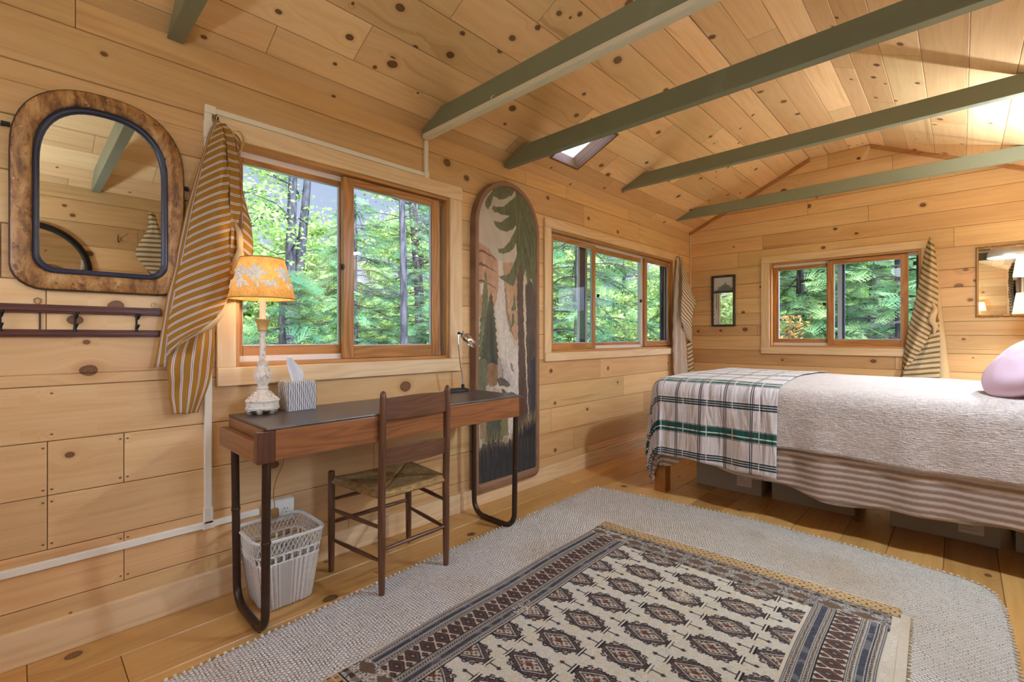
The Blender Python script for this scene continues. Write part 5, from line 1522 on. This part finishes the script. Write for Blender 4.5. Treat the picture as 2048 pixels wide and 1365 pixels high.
wvx = .004*np.sin(Yr*9)*np.exp(-X/.2)
wvr = .007*np.sin(Yr*8+1)*np.exp(-(bw-X)/.25)
GX = bx_+(X+wvx+wvr)*ca_-Yr*sa_*1.0; GY = by_+(X)*sa_+Yr*ca_
GZ = RT+.0075+.0018*np.sin(X*7)*np.sin(Yr*6)+.0006*f2
rim_ = np.minimum(np.minimum(X, bw-X), np.minimum(Yr, bl_-Yr)); GZ = GZ-.004*np.clip(1-rim_/.006, 0, 1)
Vv = np.stack([GX, GY, GZ], -1)
R = thing('patterned_rug', 'worn ivory rug with rows of dark medallions and striped borders, lying on the cream rug', 'rug', (1.5, 1.55, RT))
me = bpy.data.meshes.new('woven_field')
idx = np.arange(NXr*NYr).reshape(NYr, NXr)
Q = np.stack([idx[:-1,:-1], idx[:-1,1:], idx[1:,1:], idx[1:,:-1]], -1).reshape(-1, 4)
me.vertices.add(NXr*NYr); me.vertices.foreach_set('co', (Vv.reshape(-1,3)-np.array(wl(R))).astype(np.float32).ravel())
me.loops.add(Q.size); me.loops.foreach_set('vertex_index', Q.astype(np.int32).ravel())
me.polygons.add(len(Q)); me.polygons.foreach_set('loop_start', np.arange(0, Q.size, 4, dtype=np.int32)); me.polygons.foreach_set('loop_total', np.full(len(Q), 4, np.int32))
ca2 = me.color_attributes.new('Col', 'FLOAT_COLOR', 'POINT'); c4 = np.ones((NXr*NYr, 4), np.float32); c4[:, :3] = C.reshape(-1, 3); ca2.data.foreach_set('color', c4.ravel())
me.update(); me.validate(); me.materials.append(M['bokhara']); me.polygons.foreach_set('use_smooth', np.ones(len(Q), bool))
ob = bpy.data.objects.new('woven_field', me); COL.objects.link(ob); ob.parent = R; WL[ob.name] = wl(R).copy()
def rugpt(x, y, z): return (bx_+x*ca_-y*sa_, by_+x*sa_+y*ca_, z)
m = MB()
pts_ = [rugpt(x, y, 0)[:2] for x, y in ((-.001,0),(bw+.001,0),(bw+.001,bl_),(-.001,bl_))]
m.prism(pts_, (RT+.0004, RT+.006), lambda p, q, e: (p, q, e)); obj('backing', m, M['selvedge'], R)
m = MB(); m.prism([rugpt(bw+.001,.03,0)[:2], rugpt(bw+.030,.03,0)[:2], rugpt(bw+.032,bl_-.05,0)[:2], rugpt(bw+.001,bl_-.05,0)[:2]], (RT+.0005, RT+.0065), lambda p, q, e: (p, q, e)); obj('selvedge', m, M['selvedge'], R, bevel=.002)
m = MB()
for k in range(150):
    y = .04+(bl_-.1)*k/149+.003*math.sin(k*3.1); p0 = rugpt(bw+.030, y, RT+.004); p1 = rugpt(bw+.036+.006*abs(math.sin(k*1.7)), y+.004*math.sin(k*2.3), RT+.0025); m.tube([p0, p1], .0014, 4)
obj('fringe', m, M['fringe'], R)

# ------------------------------------------------------------------ things outside the frame that the mirrors and the light show
R = thing('bedside_table', 'dark bedside table under the lit lamp beside the head of the bed', 'table', (2.76, 5.08, 0))
obj('tabletop', MB().box((2.57, 4.86, .68), (2.95, 5.30, .70)), M['walnut'], R, bevel=.003)
for x, y in ((2.58,4.87),(2.91,4.87),(2.58,5.26),(2.91,5.26)): obj('leg', MB().box((x, y, 0), (x+.03, y+.03, .68)), M['walnut'], R, bevel=.003)
lx2, ly2 = 2.785, 5.05
R = thing('bedside_lamp', 'lit bedside lamp with a white shade at the right end of the gable wall', 'lamp', (lx2, ly2, .70))
obj('base', MB().lathe([(.07,0),(.072,.012),(.04,.035),(.026,.07),(.055,.18),(.062,.27),(.040,.38),(.018,.44),(.012,.48),(.012,.68),(0,.68)], (lx2,ly2,.70), 24), M['antique'], R, smooth=50)
obj('lamp_shade', MB().grid([[(lx2+r*math.cos(a), ly2+r*math.sin(a), .70+z) for a in np.linspace(0,2*PI,40,endpoint=False)] for r, z in ((.120,.62),(.095,.81))], closed_u=True), M['whiteshade'], R, smooth=60)
# right wall: round mirror, coat hook, curtain
R = thing('round_mirror', 'large round mirror with a dark iron frame, seen in the arched mirror', 'mirror', (RW-.02, .05, 1.30))
circ = lambda r, n_=64: [(.05+r*math.cos(2*PI*k/n_), 1.67+r*math.sin(2*PI*k/n_)) for k in range(n_)]
obj('frame', frame_loft(circ(.37), circ(.325), [(0,.001),(0,.025),(.3,.034),(.7,.034),(1,.018)], mapR), M['iron'], R, smooth=40)
m = MB(); m.add([mapR(y, z, .012) for y, z in circ(.328)], [tuple(range(64))]); obj('mirror_glass', m, M['mirror'], R)
m = MB().tube([(RW, .585, 1.985), (RW-.012, .585, 1.985), (RW-.014, .585, 1.955), (RW-.03, .588, 1.945), (RW-.036, .592, 1.958)], .004, 6); m.tube([(RW-.012,.585,1.985),(RW-.03,.585,2.0),(RW-.034,.585,2.015)], .0035, 6)
o = obj('coat_hook', m, M['iron'], smooth=60); tag(o, 'single black coat hook, seen in the arched mirror', 'hook')
R = thing('cream_curtain', 'cream and ochre striped curtain, seen hanging in the arched mirror', 'curtain', (RW-.06, .82, 1.3))
obj('drape', sheet([(RW-.04,.79,2.24),(RW-.05,.785,2.1),(RW-.05,.70,1.88),(RW-.05,.74,1.78),(RW-.05,.86,1.62),(RW-.05,.9,1.45)], [(RW-.04,.84,2.23),(RW-.09,.86,2.1),(RW-.09,.93,1.9),(RW-.09,.97,1.75),(RW-.08,.98,1.6),(RW-.06,.98,1.42)], 70, 18, .03, (-1,0,0), (.006,1.5), 'across', seed=31), M['cream'], R, smooth=180, solid=.0012)
obj('tail', sheet([(RW-.05,.78,1.78),(RW-.05,.78,1.5),(RW-.05,.78,1.0),(RW-.05,.78,.7)], [(RW-.04,.95,1.6),(RW-.04,.95,1.4),(RW-.04,.93,1.0),(RW-.04,.93,.7)], 50, 16, .01, (-1,0,0), (.006,2), 'across', seed=32), M['cream'], R, smooth=180, solid=.0012)
# front wall: white lit lamp on a shelf and a picture, seen in the gilt mirror
R = thing('wall_shelf', 'white wooden shelf unit by the front wall, seen in the gilt mirror', 'shelf', (2.74, RF+.12, 0))
for z in (.55, 1.02, 1.40): obj('shelf_board', MB().box((2.52, RF+.02, z), (2.95, RF+.24, z+.02)), M['paper'], R, bevel=.002)
for x in (2.52, 2.73, 2.93): obj('upright', MB().box((x, RF+.022, 0), (x+.02, RF+.235, 1.40)), M['paper'], R, bevel=.002)
R = thing('shelf_lamp', 'lit white lamp on the white shelf, seen in the gilt mirror', 'lamp', (2.60, RF+.13, 1.42))
obj('base', MB().lathe([(.05,0),(.05,.012),(.012,.03),(.010,.20),(0,.20)], (2.60,RF+.13,1.42), 20), M['sillw'], R, smooth=40)
obj('lamp_shade', MB().grid([[(2.60+r*math.cos(a), RF+.13+r*math.sin(a), 1.42+z) for a in np.linspace(0,2*PI,32,endpoint=False)] for r, z in ((.09,.20),(.06,.36))], closed_u=True), M['whiteshade'], R, smooth=60)

# ------------------------------------------------------------------ the wood outside
GZ0 = -.7
def leafmesh(name, V, mat, parent, tint, kind=None):
    """V: (n,4,3) quads in world space"""
    n = len(V)
    me = bpy.data.meshes.new(name)
    me.vertices.add(n*4); me.vertices.foreach_set('co', (V.reshape(-1,3)-np.array(wl(parent))).astype(np.float32).ravel())
    me.loops.add(n*4); me.loops.foreach_set('vertex_index', np.arange(n*4, dtype=np.int32))
    me.polygons.add(n); me.polygons.foreach_set('loop_start', np.arange(0, n*4, 4, dtype=np.int32)); me.polygons.foreach_set('loop_total', np.full(n, 4, np.int32))
    me.attributes.new('tint', 'FLOAT', 'CORNER').data.foreach_set('value', np.repeat(tint, 4).astype(np.float32))
    me.update(); me.materials.append(mat)
    o = bpy.data.objects.new(name, me); COL.objects.link(o); o.parent = parent; WL[o.name] = wl(parent).copy()
    return o
def spray(rng, n=15):
    """flat fern-like hemlock spray along +x, unit length ~.5 : (k,4,3)"""
    Q = []
    for i in range(n):
        x = .02+.46*i/n; l = .20*(1-i/n*.75)+.02
        for sg in (-1, 1):
            a = sg*(.95+rng.uniform(-.15,.15)); d = np.array((math.cos(a), math.sin(a), rng.uniform(-.25,.0))); w = np.array((-d[1], d[0], 0))*.013
            m_ = 3
            for k in range(m_):
                p0 = np.array((x,0,0))+d*l*(k/m_); p1 = np.array((x,0,0))+d*l*((k+.92)/m_)
                ww = w*(1.25-.3*k)
                Q.append([p0, (p0+p1)/2+ww, p1, (p0+p1)/2-ww])
    Q.append([np.array((0,.004,0)), np.array((.5,.002,-.02)), np.array((.5,-.002,-.02)), np.array((0,-.004,0))])
    return np.array(Q)
SPR = [spray(np.random.default_rng(k)) for k in range(5)]
def hemlock(x, y, h, rad, label, seed, nb=70, zmin=.0, trunk=.11, scale=1.0, tintshift=0.0, vis=None, dens=1.0, bare=0):
    rng = np.random.default_rng(seed)
    R = thing('hemlock_tree', label, 'tree', (x, y, GZ0), 'trees outside the windows')
    lean = rng.uniform(-.03,.03,2)
    obj('trunk', MB().tube([(x+lean[0]*z, y+lean[1]*z, GZ0+z) for z in np.linspace(-.2, h, 8)], list(np.linspace(trunk, .02, 8)), 10), M['barkdark'], R, smooth=60)
    QS = []; TS = []; br = MB()
    for b in range(nb):
        f = (b+rng.uniform(0,1))/nb
        z = GZ0+zmin+(h-zmin)*f
        L = rad*(1-f)**.75*rng.uniform(.75,1.1)+.15
        az = b*2.4+rng.uniform(-.4,.4)
        if vis is not None and math.cos(az-vis) < -.35: continue
        dr = np.array((math.cos(az), math.sin(az)))
        pts = []
        for t in np.linspace(0,1,7):
            pts.append((x+lean[0]*z+dr[0]*L*t, y+lean[1]*z+dr[1]*L*t, z+L*(.12*t-.42*t*t)+.05*math.sin(t*5+b)))
        br.tube(pts, list(np.linspace(.016*L/1.5+.004, .003, 7)), 5, cap=False)
        ns = max(4, int(L*7.5*dens))
        for s in range(ns):
            t = .18+.82*(s+rng.uniform(0,1))/ns
            i = min(5, int(t*6)); u = t*6-i
            p = np.array(pts[i])*(1-u)+np.array(pts[i+1])*u
            yaw = az+rng.choice((-1,1))*rng.uniform(.25,1.15)*(1.05-.5*t)
            pit = rng.uniform(-.10,.55); rol = rng.uniform(-.5,.5)
            Rm = np.array(Matrix.Rotation(yaw,3,'Z') @ Matrix.Rotation(pit,3,'Y') @ Matrix.Rotation(rol,3,'X'))
            q = SPR[rng.integers(5)]*scale*rng.uniform(.62,1.15)
            QS.append(q @ Rm.T + p)
            tt_ = np.clip(rng.normal(.42+tintshift+.25*(t-.5), .16)+ (q[:,0,0]/.5-.5)*.22, 0, 1); TS.append(tt_)
    obj('branches', br, M['barkdark'], R, smooth=60)
    leafmesh('foliage', np.concatenate(QS), M['hemlock'], R, np.concatenate(TS))
    return R
def broadleaf(x, y, h, rad, label, seed, n=9000, trunk=.10, lean=(0,0), zc=.62, leaf=.055, mat='barkgrey', fork=0, tshift=0.0, name='broadleaf_tree', z0f=.25):
    rng = np.random.default_rng(seed)
    R = thing(name, label, 'tree', (x, y, GZ0), 'trees outside the windows')
    tp = [(x+lean[0]*t*h+.06*math.sin(t*5+seed), y+lean[1]*t*h+.05*math.sin(t*4+seed*2), GZ0-.2+t*h) for t in np.linspace(0,1,12)]
    m = MB().tube(tp, list(np.linspace(trunk, trunk*.35, 12)), 12)
    if fork:
        fp = [tuple(np.array(tp[2])+np.array((fork*.25*t, fork*t*(1.0-.3*t), (h*.75)*t))) for t in np.linspace(0,1,10)]
        m.tube(fp, list(np.linspace(trunk*.85, trunk*.3, 10)), 10)
    obj('trunk', m, M[mat], R, smooth=60)
    br = MB(); ctr_ = []
    for b in range(46):
        f = rng.uniform(z0f,1.0); i = min(10, int(f*11)); p = np.array(tp[i]); az = rng.uniform(0, 2*PI); L = rad*rng.uniform(.5,1.1)*(1.15-.5*f)
        e = p+np.array((math.cos(az)*L, math.sin(az)*L, L*rng.uniform(.05,.55)))
        mid = (p+e)/2+rng.normal(0,.12,3)
        br.tube([tuple(p), tuple(mid), tuple(e)], [.022,.014,.005], 5, cap=False); ctr_ += [mid, e, (mid+e)/2]
    obj('branches', br, M[mat], R, smooth=60)
    ctr_ = np.array(ctr_)
    c = ctr_[rng.integers(len(ctr_), size=n)]+rng.normal(0, .20, (n,3))*np.array((1,1,.6))
    a = rng.normal(0,1,(n,3)); a[:,2] *= .5; a /= np.linalg.norm(a,axis=1)[:,None]
    b_ = np.cross(a, rng.normal(0,1,(n,3))); b_ /= np.linalg.norm(b_,axis=1)[:,None]
    s = leaf*rng.uniform(.6,1.3,(n,1))
    V = np.stack([c-a*s, c+b_*s*.5, c+a*s, c-b_*s*.5], 1)
    leafmesh('foliage', V, M['broad'], R, np.clip(rng.normal(.5+tshift,.22,n),0,1))
    return R
def deadtree(x, y, h, label, seed, trunk=.07, mat='barkgrey'):
    rng = np.random.default_rng(seed)
    R = thing('bare_tree', label, 'tree', (x, y, GZ0), 'trees outside the windows')
    tp = [(x+.05*math.sin(t*4), y+.06*math.sin(t*3+1), GZ0-.2+t*h) for t in np.linspace(0,1,12)]
    obj('trunk', MB().tube(tp, list(np.linspace(trunk, trunk*.5, 12)), 12), M[mat], R, smooth=60)
    br = MB()
    for b in range(30):
        f = rng.uniform(.18,.85); i = int(f*11); p = np.array(tp[i]); az = rng.uniform(0,2*PI); L = rng.uniform(.5,1.3)
        d = np.array((math.cos(az), math.sin(az), rng.uniform(-.1,.35)))
        pts = [p]; 
        for k in range(5): pts.append(pts[-1]+d*L/5); d = d+np.array((rng.normal(0,.12), rng.normal(0,.12), -.14)); 
        br.tube([tuple(q) for q in pts], [.011,.009,.007,.005,.004,.002], 5, cap=False)
        for k in (2,3,4):
            q = pts[k]; e = q+np.array((rng.normal(0,.2), rng.normal(0,.2), rng.normal(-.08,.1))); br.tube([tuple(q), tuple(e)], [.004,.0015], 4, cap=False)
    obj('branches', br, M[mat], R, smooth=60)
T_ = [
 # seen through the desk window
 (hemlock, (-6.6, 4.7, 4.7, 1.9, 'bushy green hemlock filling the middle of the desk window, right of the forked trunk', 101), dict(nb=90, tintshift=.02)),
 (hemlock, (-8.2, 7.4, 5.5, 2.2, 'tall hemlock behind the grey bare trunk in the right pane of the desk window', 102), dict(nb=85)),
 (hemlock, (-5.0, 2.75, 2.9, 1.5, 'low hemlock at the bottom left of the desk window behind the lamp', 103), dict(nb=60)),
 (hemlock, (-5.6, 6.2, 3.6, 1.7, 'low young hemlock below the bare trunk in the right pane of the desk window', 104), dict(nb=60, tintshift=.05)),
 (broadleaf, (-9.5, 4.55, 9.0, 1.7, 'forked grey tree with light leaves in the left pane of the desk window', 105), dict(n=5200, trunk=.17, lean=(0,.015), fork=.75, tshift=.1, z0f=.42)),
 (broadleaf, (-9.0, 3.15, 8.0, 1.2, 'slim grey tree at the left edge of the desk window, beside the curtain', 106), dict(n=2600, trunk=.12, tshift=.12, z0f=.4)),
 (broadleaf, (-8.8, 7.95, 9.0, 1.8, 'dark leaning tree behind the bare grey trunk in the right pane of the desk window', 107), dict(n=4500, trunk=.17, lean=(0,-.06), mat='barkdark', tshift=.1, z0f=.4)),
 (deadtree, (-4.7, 4.55, 7.5, 'grey bare trunk with dead twigs in the right pane of the desk window', 108), dict(trunk=.075)),
 (broadleaf, (-13.0, 6.2, 5.6, 2.4, 'yellow-green leafy tree far behind the desk window hemlocks, on the left', 109), dict(n=14000, tshift=.2, leaf=.075, z0f=.1)),
 (broadleaf, (-13.5, 10.2, 6.4, 2.6, 'yellow-green leafy tree far behind the right pane of the desk window', 110), dict(n=14000, tshift=.2, leaf=.075, z0f=.1)),
 (broadleaf, (-12.0, 3.0, 4.8, 2.2, 'yellow-green leafy tree far behind the lamp in the desk window', 111), dict(n=12000, tshift=.15, leaf=.075, z0f=.1)),
 # seen through the three-part window
 (hemlock, (-2.6, 6.9, 6.0, 1.9, 'dark blue-green hemlock filling the left pane of the three-part window', 121), dict(nb=80, tintshift=-.10)),
 (hemlock, (-5.6, 9.7, 5.4, 1.8, 'hemlock with drooping branches behind the left pane of the three-part window', 122), dict(nb=80, tintshift=.16)),
 (broadleaf, (-6.2, 14.6, 6.5, 3.0, 'bright yellow-green leafy tree behind the middle pane of the three-part window', 123), dict(n=16000, tshift=.22, leaf=.075, z0f=.05)),
 (broadleaf, (-9.0, 16.0, 8.5, 3.0, 'leafy tree far behind the left pane of the three-part window', 124), dict(n=14000, tshift=.12, leaf=.075, z0f=.05)),
 (deadtree, (-2.7, 9.2, 6.0, 'bare dark branches in front of the leaves in the middle pane of the three-part window', 125), dict(trunk=.05, mat='barkdark')),
 (hemlock, (-1.6, 9.8, 5.5, 1.5, 'hemlock at the right end of the three-part window', 126), dict(nb=55, tintshift=.0)),
 # seen through the gable window
 (hemlock, (.25, 9.6, 6.0, 2.0, 'lush hemlock in the left pane of the gable window', 131), dict(nb=85, dens=1.6, tintshift=.24)),
 (hemlock, (1.75, 9.0, 6.0, 1.8, 'lush green hemlock in the right pane of the gable window', 132), dict(nb=85, dens=1.6, tintshift=.14)),
 (hemlock, (1.0, 11.8, 7.0, 2.3, 'tall dark hemlock standing behind the two in the gable window', 133), dict(nb=80, dens=1.6, tintshift=-.06)),
 (hemlock, (-1.2, 13.0, 7.0, 2.4, 'tall hemlock far back at the left of the gable window', 134), dict(nb=80, tintshift=.05)),

 # beyond the left wall behind the camera, seen only as a reflection
 (broadleaf, (-2.5, -2.3, 3.8, 1.5, 'leafy green tree seen reflected in the narrow mirror on the gable wall', 141), dict(n=9000, tshift=.1, z0f=.05, leaf=.06)),
]
for fn, a, k in T_: fn(*a, **k)
# a patch of rust-brown dead needles low in the gable window
R = thing('brown_shrub', 'rust-brown dead shrub low in the left pane of the gable window', 'shrub', (.62, 7.4, GZ0))
rng = np.random.default_rng(5)
obj('stems', MB().tube([(.62,7.4,GZ0-.1),(.62,7.42,.3),(.60,7.45,1.3)], [.02,.014,.004], 6), M['barkdark'], R)
n = 800
c = np.stack([rng.normal(.62,.09,n), rng.normal(7.42,.09,n), rng.uniform(-.2,1.42,n)], 1); c[:,0] += (1.45-c[:,2])*rng.normal(0,.11,n)
a = rng.normal(0,1,(n,3)); a /= np.linalg.norm(a,axis=1)[:,None]; b_ = np.cross(a, rng.normal(0,1,(n,3))); b_ /= np.linalg.norm(b_,axis=1)[:,None]
s = .04*rng.uniform(.5,1.2,(n,1))
leafmesh('dead_needles', np.stack([c-a*s, c+b_*s*.35, c+a*s, c-b_*s*.35], 1), M['dryleaf'], R, rng.uniform(0,1,n))

# wooded ground, rising behind the cabin
N = 70; P = []
for i in range(N+1):
    row = []
    for j in range(N+1):
        x = -34+64*i/N; y = -20+62*j/N
        d = math.hypot(max(0, -x), max(0, y-5.5)*.9)
        z = GZ0+max(0, d-9)*.20+.12*math.sin(x*1.1+y*.3)+.10*math.sin(y*1.3)
        row.append((x, y, z-(.0)))
    P.append(row)
o = obj('ground', MB().grid(P), M['ground'], smooth=180); o['kind'] = 'structure'
# distant wood: one mass of leaves nobody could count
rng = np.random.default_rng(77)
n = 60000
ang_ = rng.uniform(math.radians(80), math.radians(176), n); rad_ = rng.uniform(19, 27, n)
cx = rad_*np.cos(ang_)*1.0; cy = rad_*np.sin(ang_)*.95+3
top_ = 3.2+1.8*np.sin(ang_*9)+1.2*np.sin(ang_*23+1)
cz = GZ0+1.8+rng.uniform(0,1,n)**.8*top_
c = np.stack([cx, cy, cz], 1)
a = rng.normal(0,1,(n,3)); a[:,2] *= .6; a /= np.linalg.norm(a,axis=1)[:,None]; b_ = np.cross(a, rng.normal(0,1,(n,3))); b_ /= np.linalg.norm(b_,axis=1)[:,None]
s = .20*rng.uniform(.5,1.4,(n,1))
R = thing('distant_wood', 'hazy green wood in the far background outside the windows', 'woodland', (-14, 14, GZ0+1), kind='stuff')
leafmesh('foliage', np.stack([c-a*s, c+b_*s*.6, c+a*s, c-b_*s*.6], 1), M['broad'], R, np.clip(rng.normal(.5,.22,n),0,1))

# ------------------------------------------------------------------ light
def point(name, loc, power, col, r, parent=None):
    L = bpy.data.lights.new(name, 'POINT'); L.energy = power; L.color = col; L.shadow_soft_size = r
    o = bpy.data.objects.new(name, L); COL.objects.link(o); o.location = loc; return o
point('desk_lamp_light', (lx, ly, lz+.572), LAMP, (1,.80,.56), .03)
point('bedside_lamp_light', (lx2, ly2, 1.41), 20, (1,.87,.68), .03)
point('shelf_lamp_light', (2.60, RF+.13, 1.71), 3, (1,.85,.65), .03)
# globe lamp added behind the camera to brighten the room
def globe(x, y, z, s, label):
    R = thing('fill_globe_lamp', label, 'lamp', (x, y, z), 'added fill globes')
    obj('globe', MB().ball((x, y, z), .14, 32), mat_emit('fill_globe_glow', (.76,.9,1.0), s), R, smooth=180)
    obj('stem', MB().tube([(x,y,z+.135),(x,y,ZW+SL*x if x < XF0 else (ZF if x < RW-XF0 else ZW+SL*(RW-x)))], .012, 8), M['brass'], R, smooth=60)
globe(1.48, -.85, 2.45, FILL_GLOBE, 'white globe added to brighten the room, hanging unseen behind the camera')
def fill_uplighter(x, y, pw, label):  # uplighter added behind the camera as fill light off the ceiling
    R = thing('fill_floor_lamp', label, 'lamp', (x, y, 0), 'added uplighters outside the frame')
    obj('base', MB().lathe([(.12,0),(.12,.015),(.02,.03),(.012,.05)], (x,y,0), 28), M['iron'], R, smooth=40)
    obj('pole', MB().lathe([(.012,.05),(.012,1.42)], (x,y,0), 12), M['iron'], R, smooth=60)
    obj('bowl', MB().lathe([(.02,1.42),(.07,1.44),(.12,1.49),(.15,1.56),(.146,1.56),(.115,1.495),(.06,1.45),(0,1.445)], (x,y,0), 32), M['sillw'], R, smooth=60)
    point('floor_fill_light', (x, y, 1.55), pw, (.66,.84,1.0), .09)
fill_uplighter(2.30, -.62, FILL_FLOOR, 'black uplighter added behind the camera to brighten the ceiling')
# wall lamp added out of frame to brighten bed, gable and ceiling
wy_, wz_ = 4.20, 1.80
R = thing('fill_wall_lamp', 'white shaded wall lamp added out of frame to light the bed and gable', 'lamp', (RW, wy_, wz_))
obj('bracket', MB().tube([(RW, wy_, wz_-.06), (RW-.06, wy_, wz_-.06), (RW-.12, wy_, wz_-.04)], .009, 8), M['brass'], R, smooth=60)
obj('back_plate', MB().box((RW-.012, wy_-.05, wz_-.12), (RW, wy_+.05, wz_)), M['brass'], R, bevel=.003)
obj('lamp_shade', MB().grid([[(RW-.13+r*math.cos(a), wy_+r*math.sin(a), wz_+z) for a in np.linspace(0,2*PI,36,endpoint=False)] for r, z in ((.115,-.07),(.090,.11))], closed_u=True), M['whiteshade'], R, smooth=60)
point('wall_fill_light', (RW-.13, wy_, wz_+.02), FILL_WALL, (.74,.87,1.0), .06)
# enamel pendant added out of frame to brighten the rug and bed side
rx, ry, rz = 2.765, 2.74, 2.10
R = thing('fill_pendant_lamp', 'white enamel dome pendant added out of frame to light the rug', 'lamp', (rx, ry, rz))
obj('cord', MB().lathe([(.004,.20),(.004,ZW+SL*(RW-rx)-rz)], (rx,ry,rz), 8), M['iron'], R)
obj('dome', MB().grid([[(rx+r*math.cos(a), ry+r*math.sin(a), rz+z) for a in np.linspace(0,2*PI,40,endpoint=False)] for r, z in ((.19,0),(.185,.05),(.15,.12),(.07,.18),(.02,.20))], closed_u=True), M['paper'], R, smooth=60, solid=.004)
point('pendant_fill_light', (rx, ry, rz+.05), FILL_PENDANT, (.68,.84,1.0), .05)
S = bpy.data.lights.new('sun', 'SUN'); S.energy = SUN; S.angle = math.radians(3); S.color = (1,.95,.86)
so = bpy.data.objects.new('sun', S); COL.objects.link(so)
so.rotation_euler = Vector((-.30, .62, -.72)).to_track_quat('-Z', 'Y').to_euler()

W = bpy.data.worlds.new('sky'); SC.world = W; W.use_nodes = True
t = W.node_tree; t.nodes.clear()
out = t.nodes.new('ShaderNodeOutputWorld'); bg = t.nodes.new('ShaderNodeBackground'); t.links.new(bg.outputs[0], out.inputs[0])
tc = t.nodes.new('ShaderNodeTexCoord'); sp = t.nodes.new('ShaderNodeSeparateXYZ'); t.links.new(tc.outputs['Generated'], sp.inputs[0])
rp = t.nodes.new('ShaderNodeValToRGB'); t.links.new(sp.outputs[2], rp.inputs[0])
e = rp.color_ramp.elements; e[0].position = 0; e[0].color = (.66,.76,.98,1); e[1].position = .7; e[1].color = (.34,.48,.80,1)
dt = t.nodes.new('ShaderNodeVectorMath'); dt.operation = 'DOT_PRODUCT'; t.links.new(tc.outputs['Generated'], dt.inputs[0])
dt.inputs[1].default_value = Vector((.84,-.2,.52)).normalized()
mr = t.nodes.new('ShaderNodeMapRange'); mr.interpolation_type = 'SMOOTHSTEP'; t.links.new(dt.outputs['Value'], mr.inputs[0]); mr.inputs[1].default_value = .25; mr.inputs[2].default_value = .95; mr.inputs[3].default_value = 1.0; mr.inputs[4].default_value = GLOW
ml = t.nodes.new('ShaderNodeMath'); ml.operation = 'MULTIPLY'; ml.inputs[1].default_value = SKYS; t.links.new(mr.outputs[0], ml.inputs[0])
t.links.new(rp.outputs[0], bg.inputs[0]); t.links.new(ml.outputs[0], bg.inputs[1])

# ------------------------------------------------------------------ camera
cam = bpy.data.cameras.new('camera'); cam.sensor_width = 36; cam.lens = 940/2048*36; cam.clip_start = .05; cam.clip_end = 200
cam.shift_y = -8.5/2048
co = bpy.data.objects.new('camera', cam); COL.objects.link(co)
co.location = (2.344, 0, 1.13); co.rotation_euler = (PI/2, 0, math.radians(43.69))
SC.camera = co
v = SC.view_settings; v.view_transform = 'Standard'; v.look = 'None'; v.gamma = 1; v.use_curve_mapping = False; v.exposure = EXPO
c = SC.cycles
c.max_bounces = 8; c.diffuse_bounces = 5; c.glossy_bounces = 4; c.transmission_bounces = 4; c.transparent_max_bounces = 8
c.sample_clamp_indirect = 6; c.caustics_reflective = False; c.caustics_refractive = False
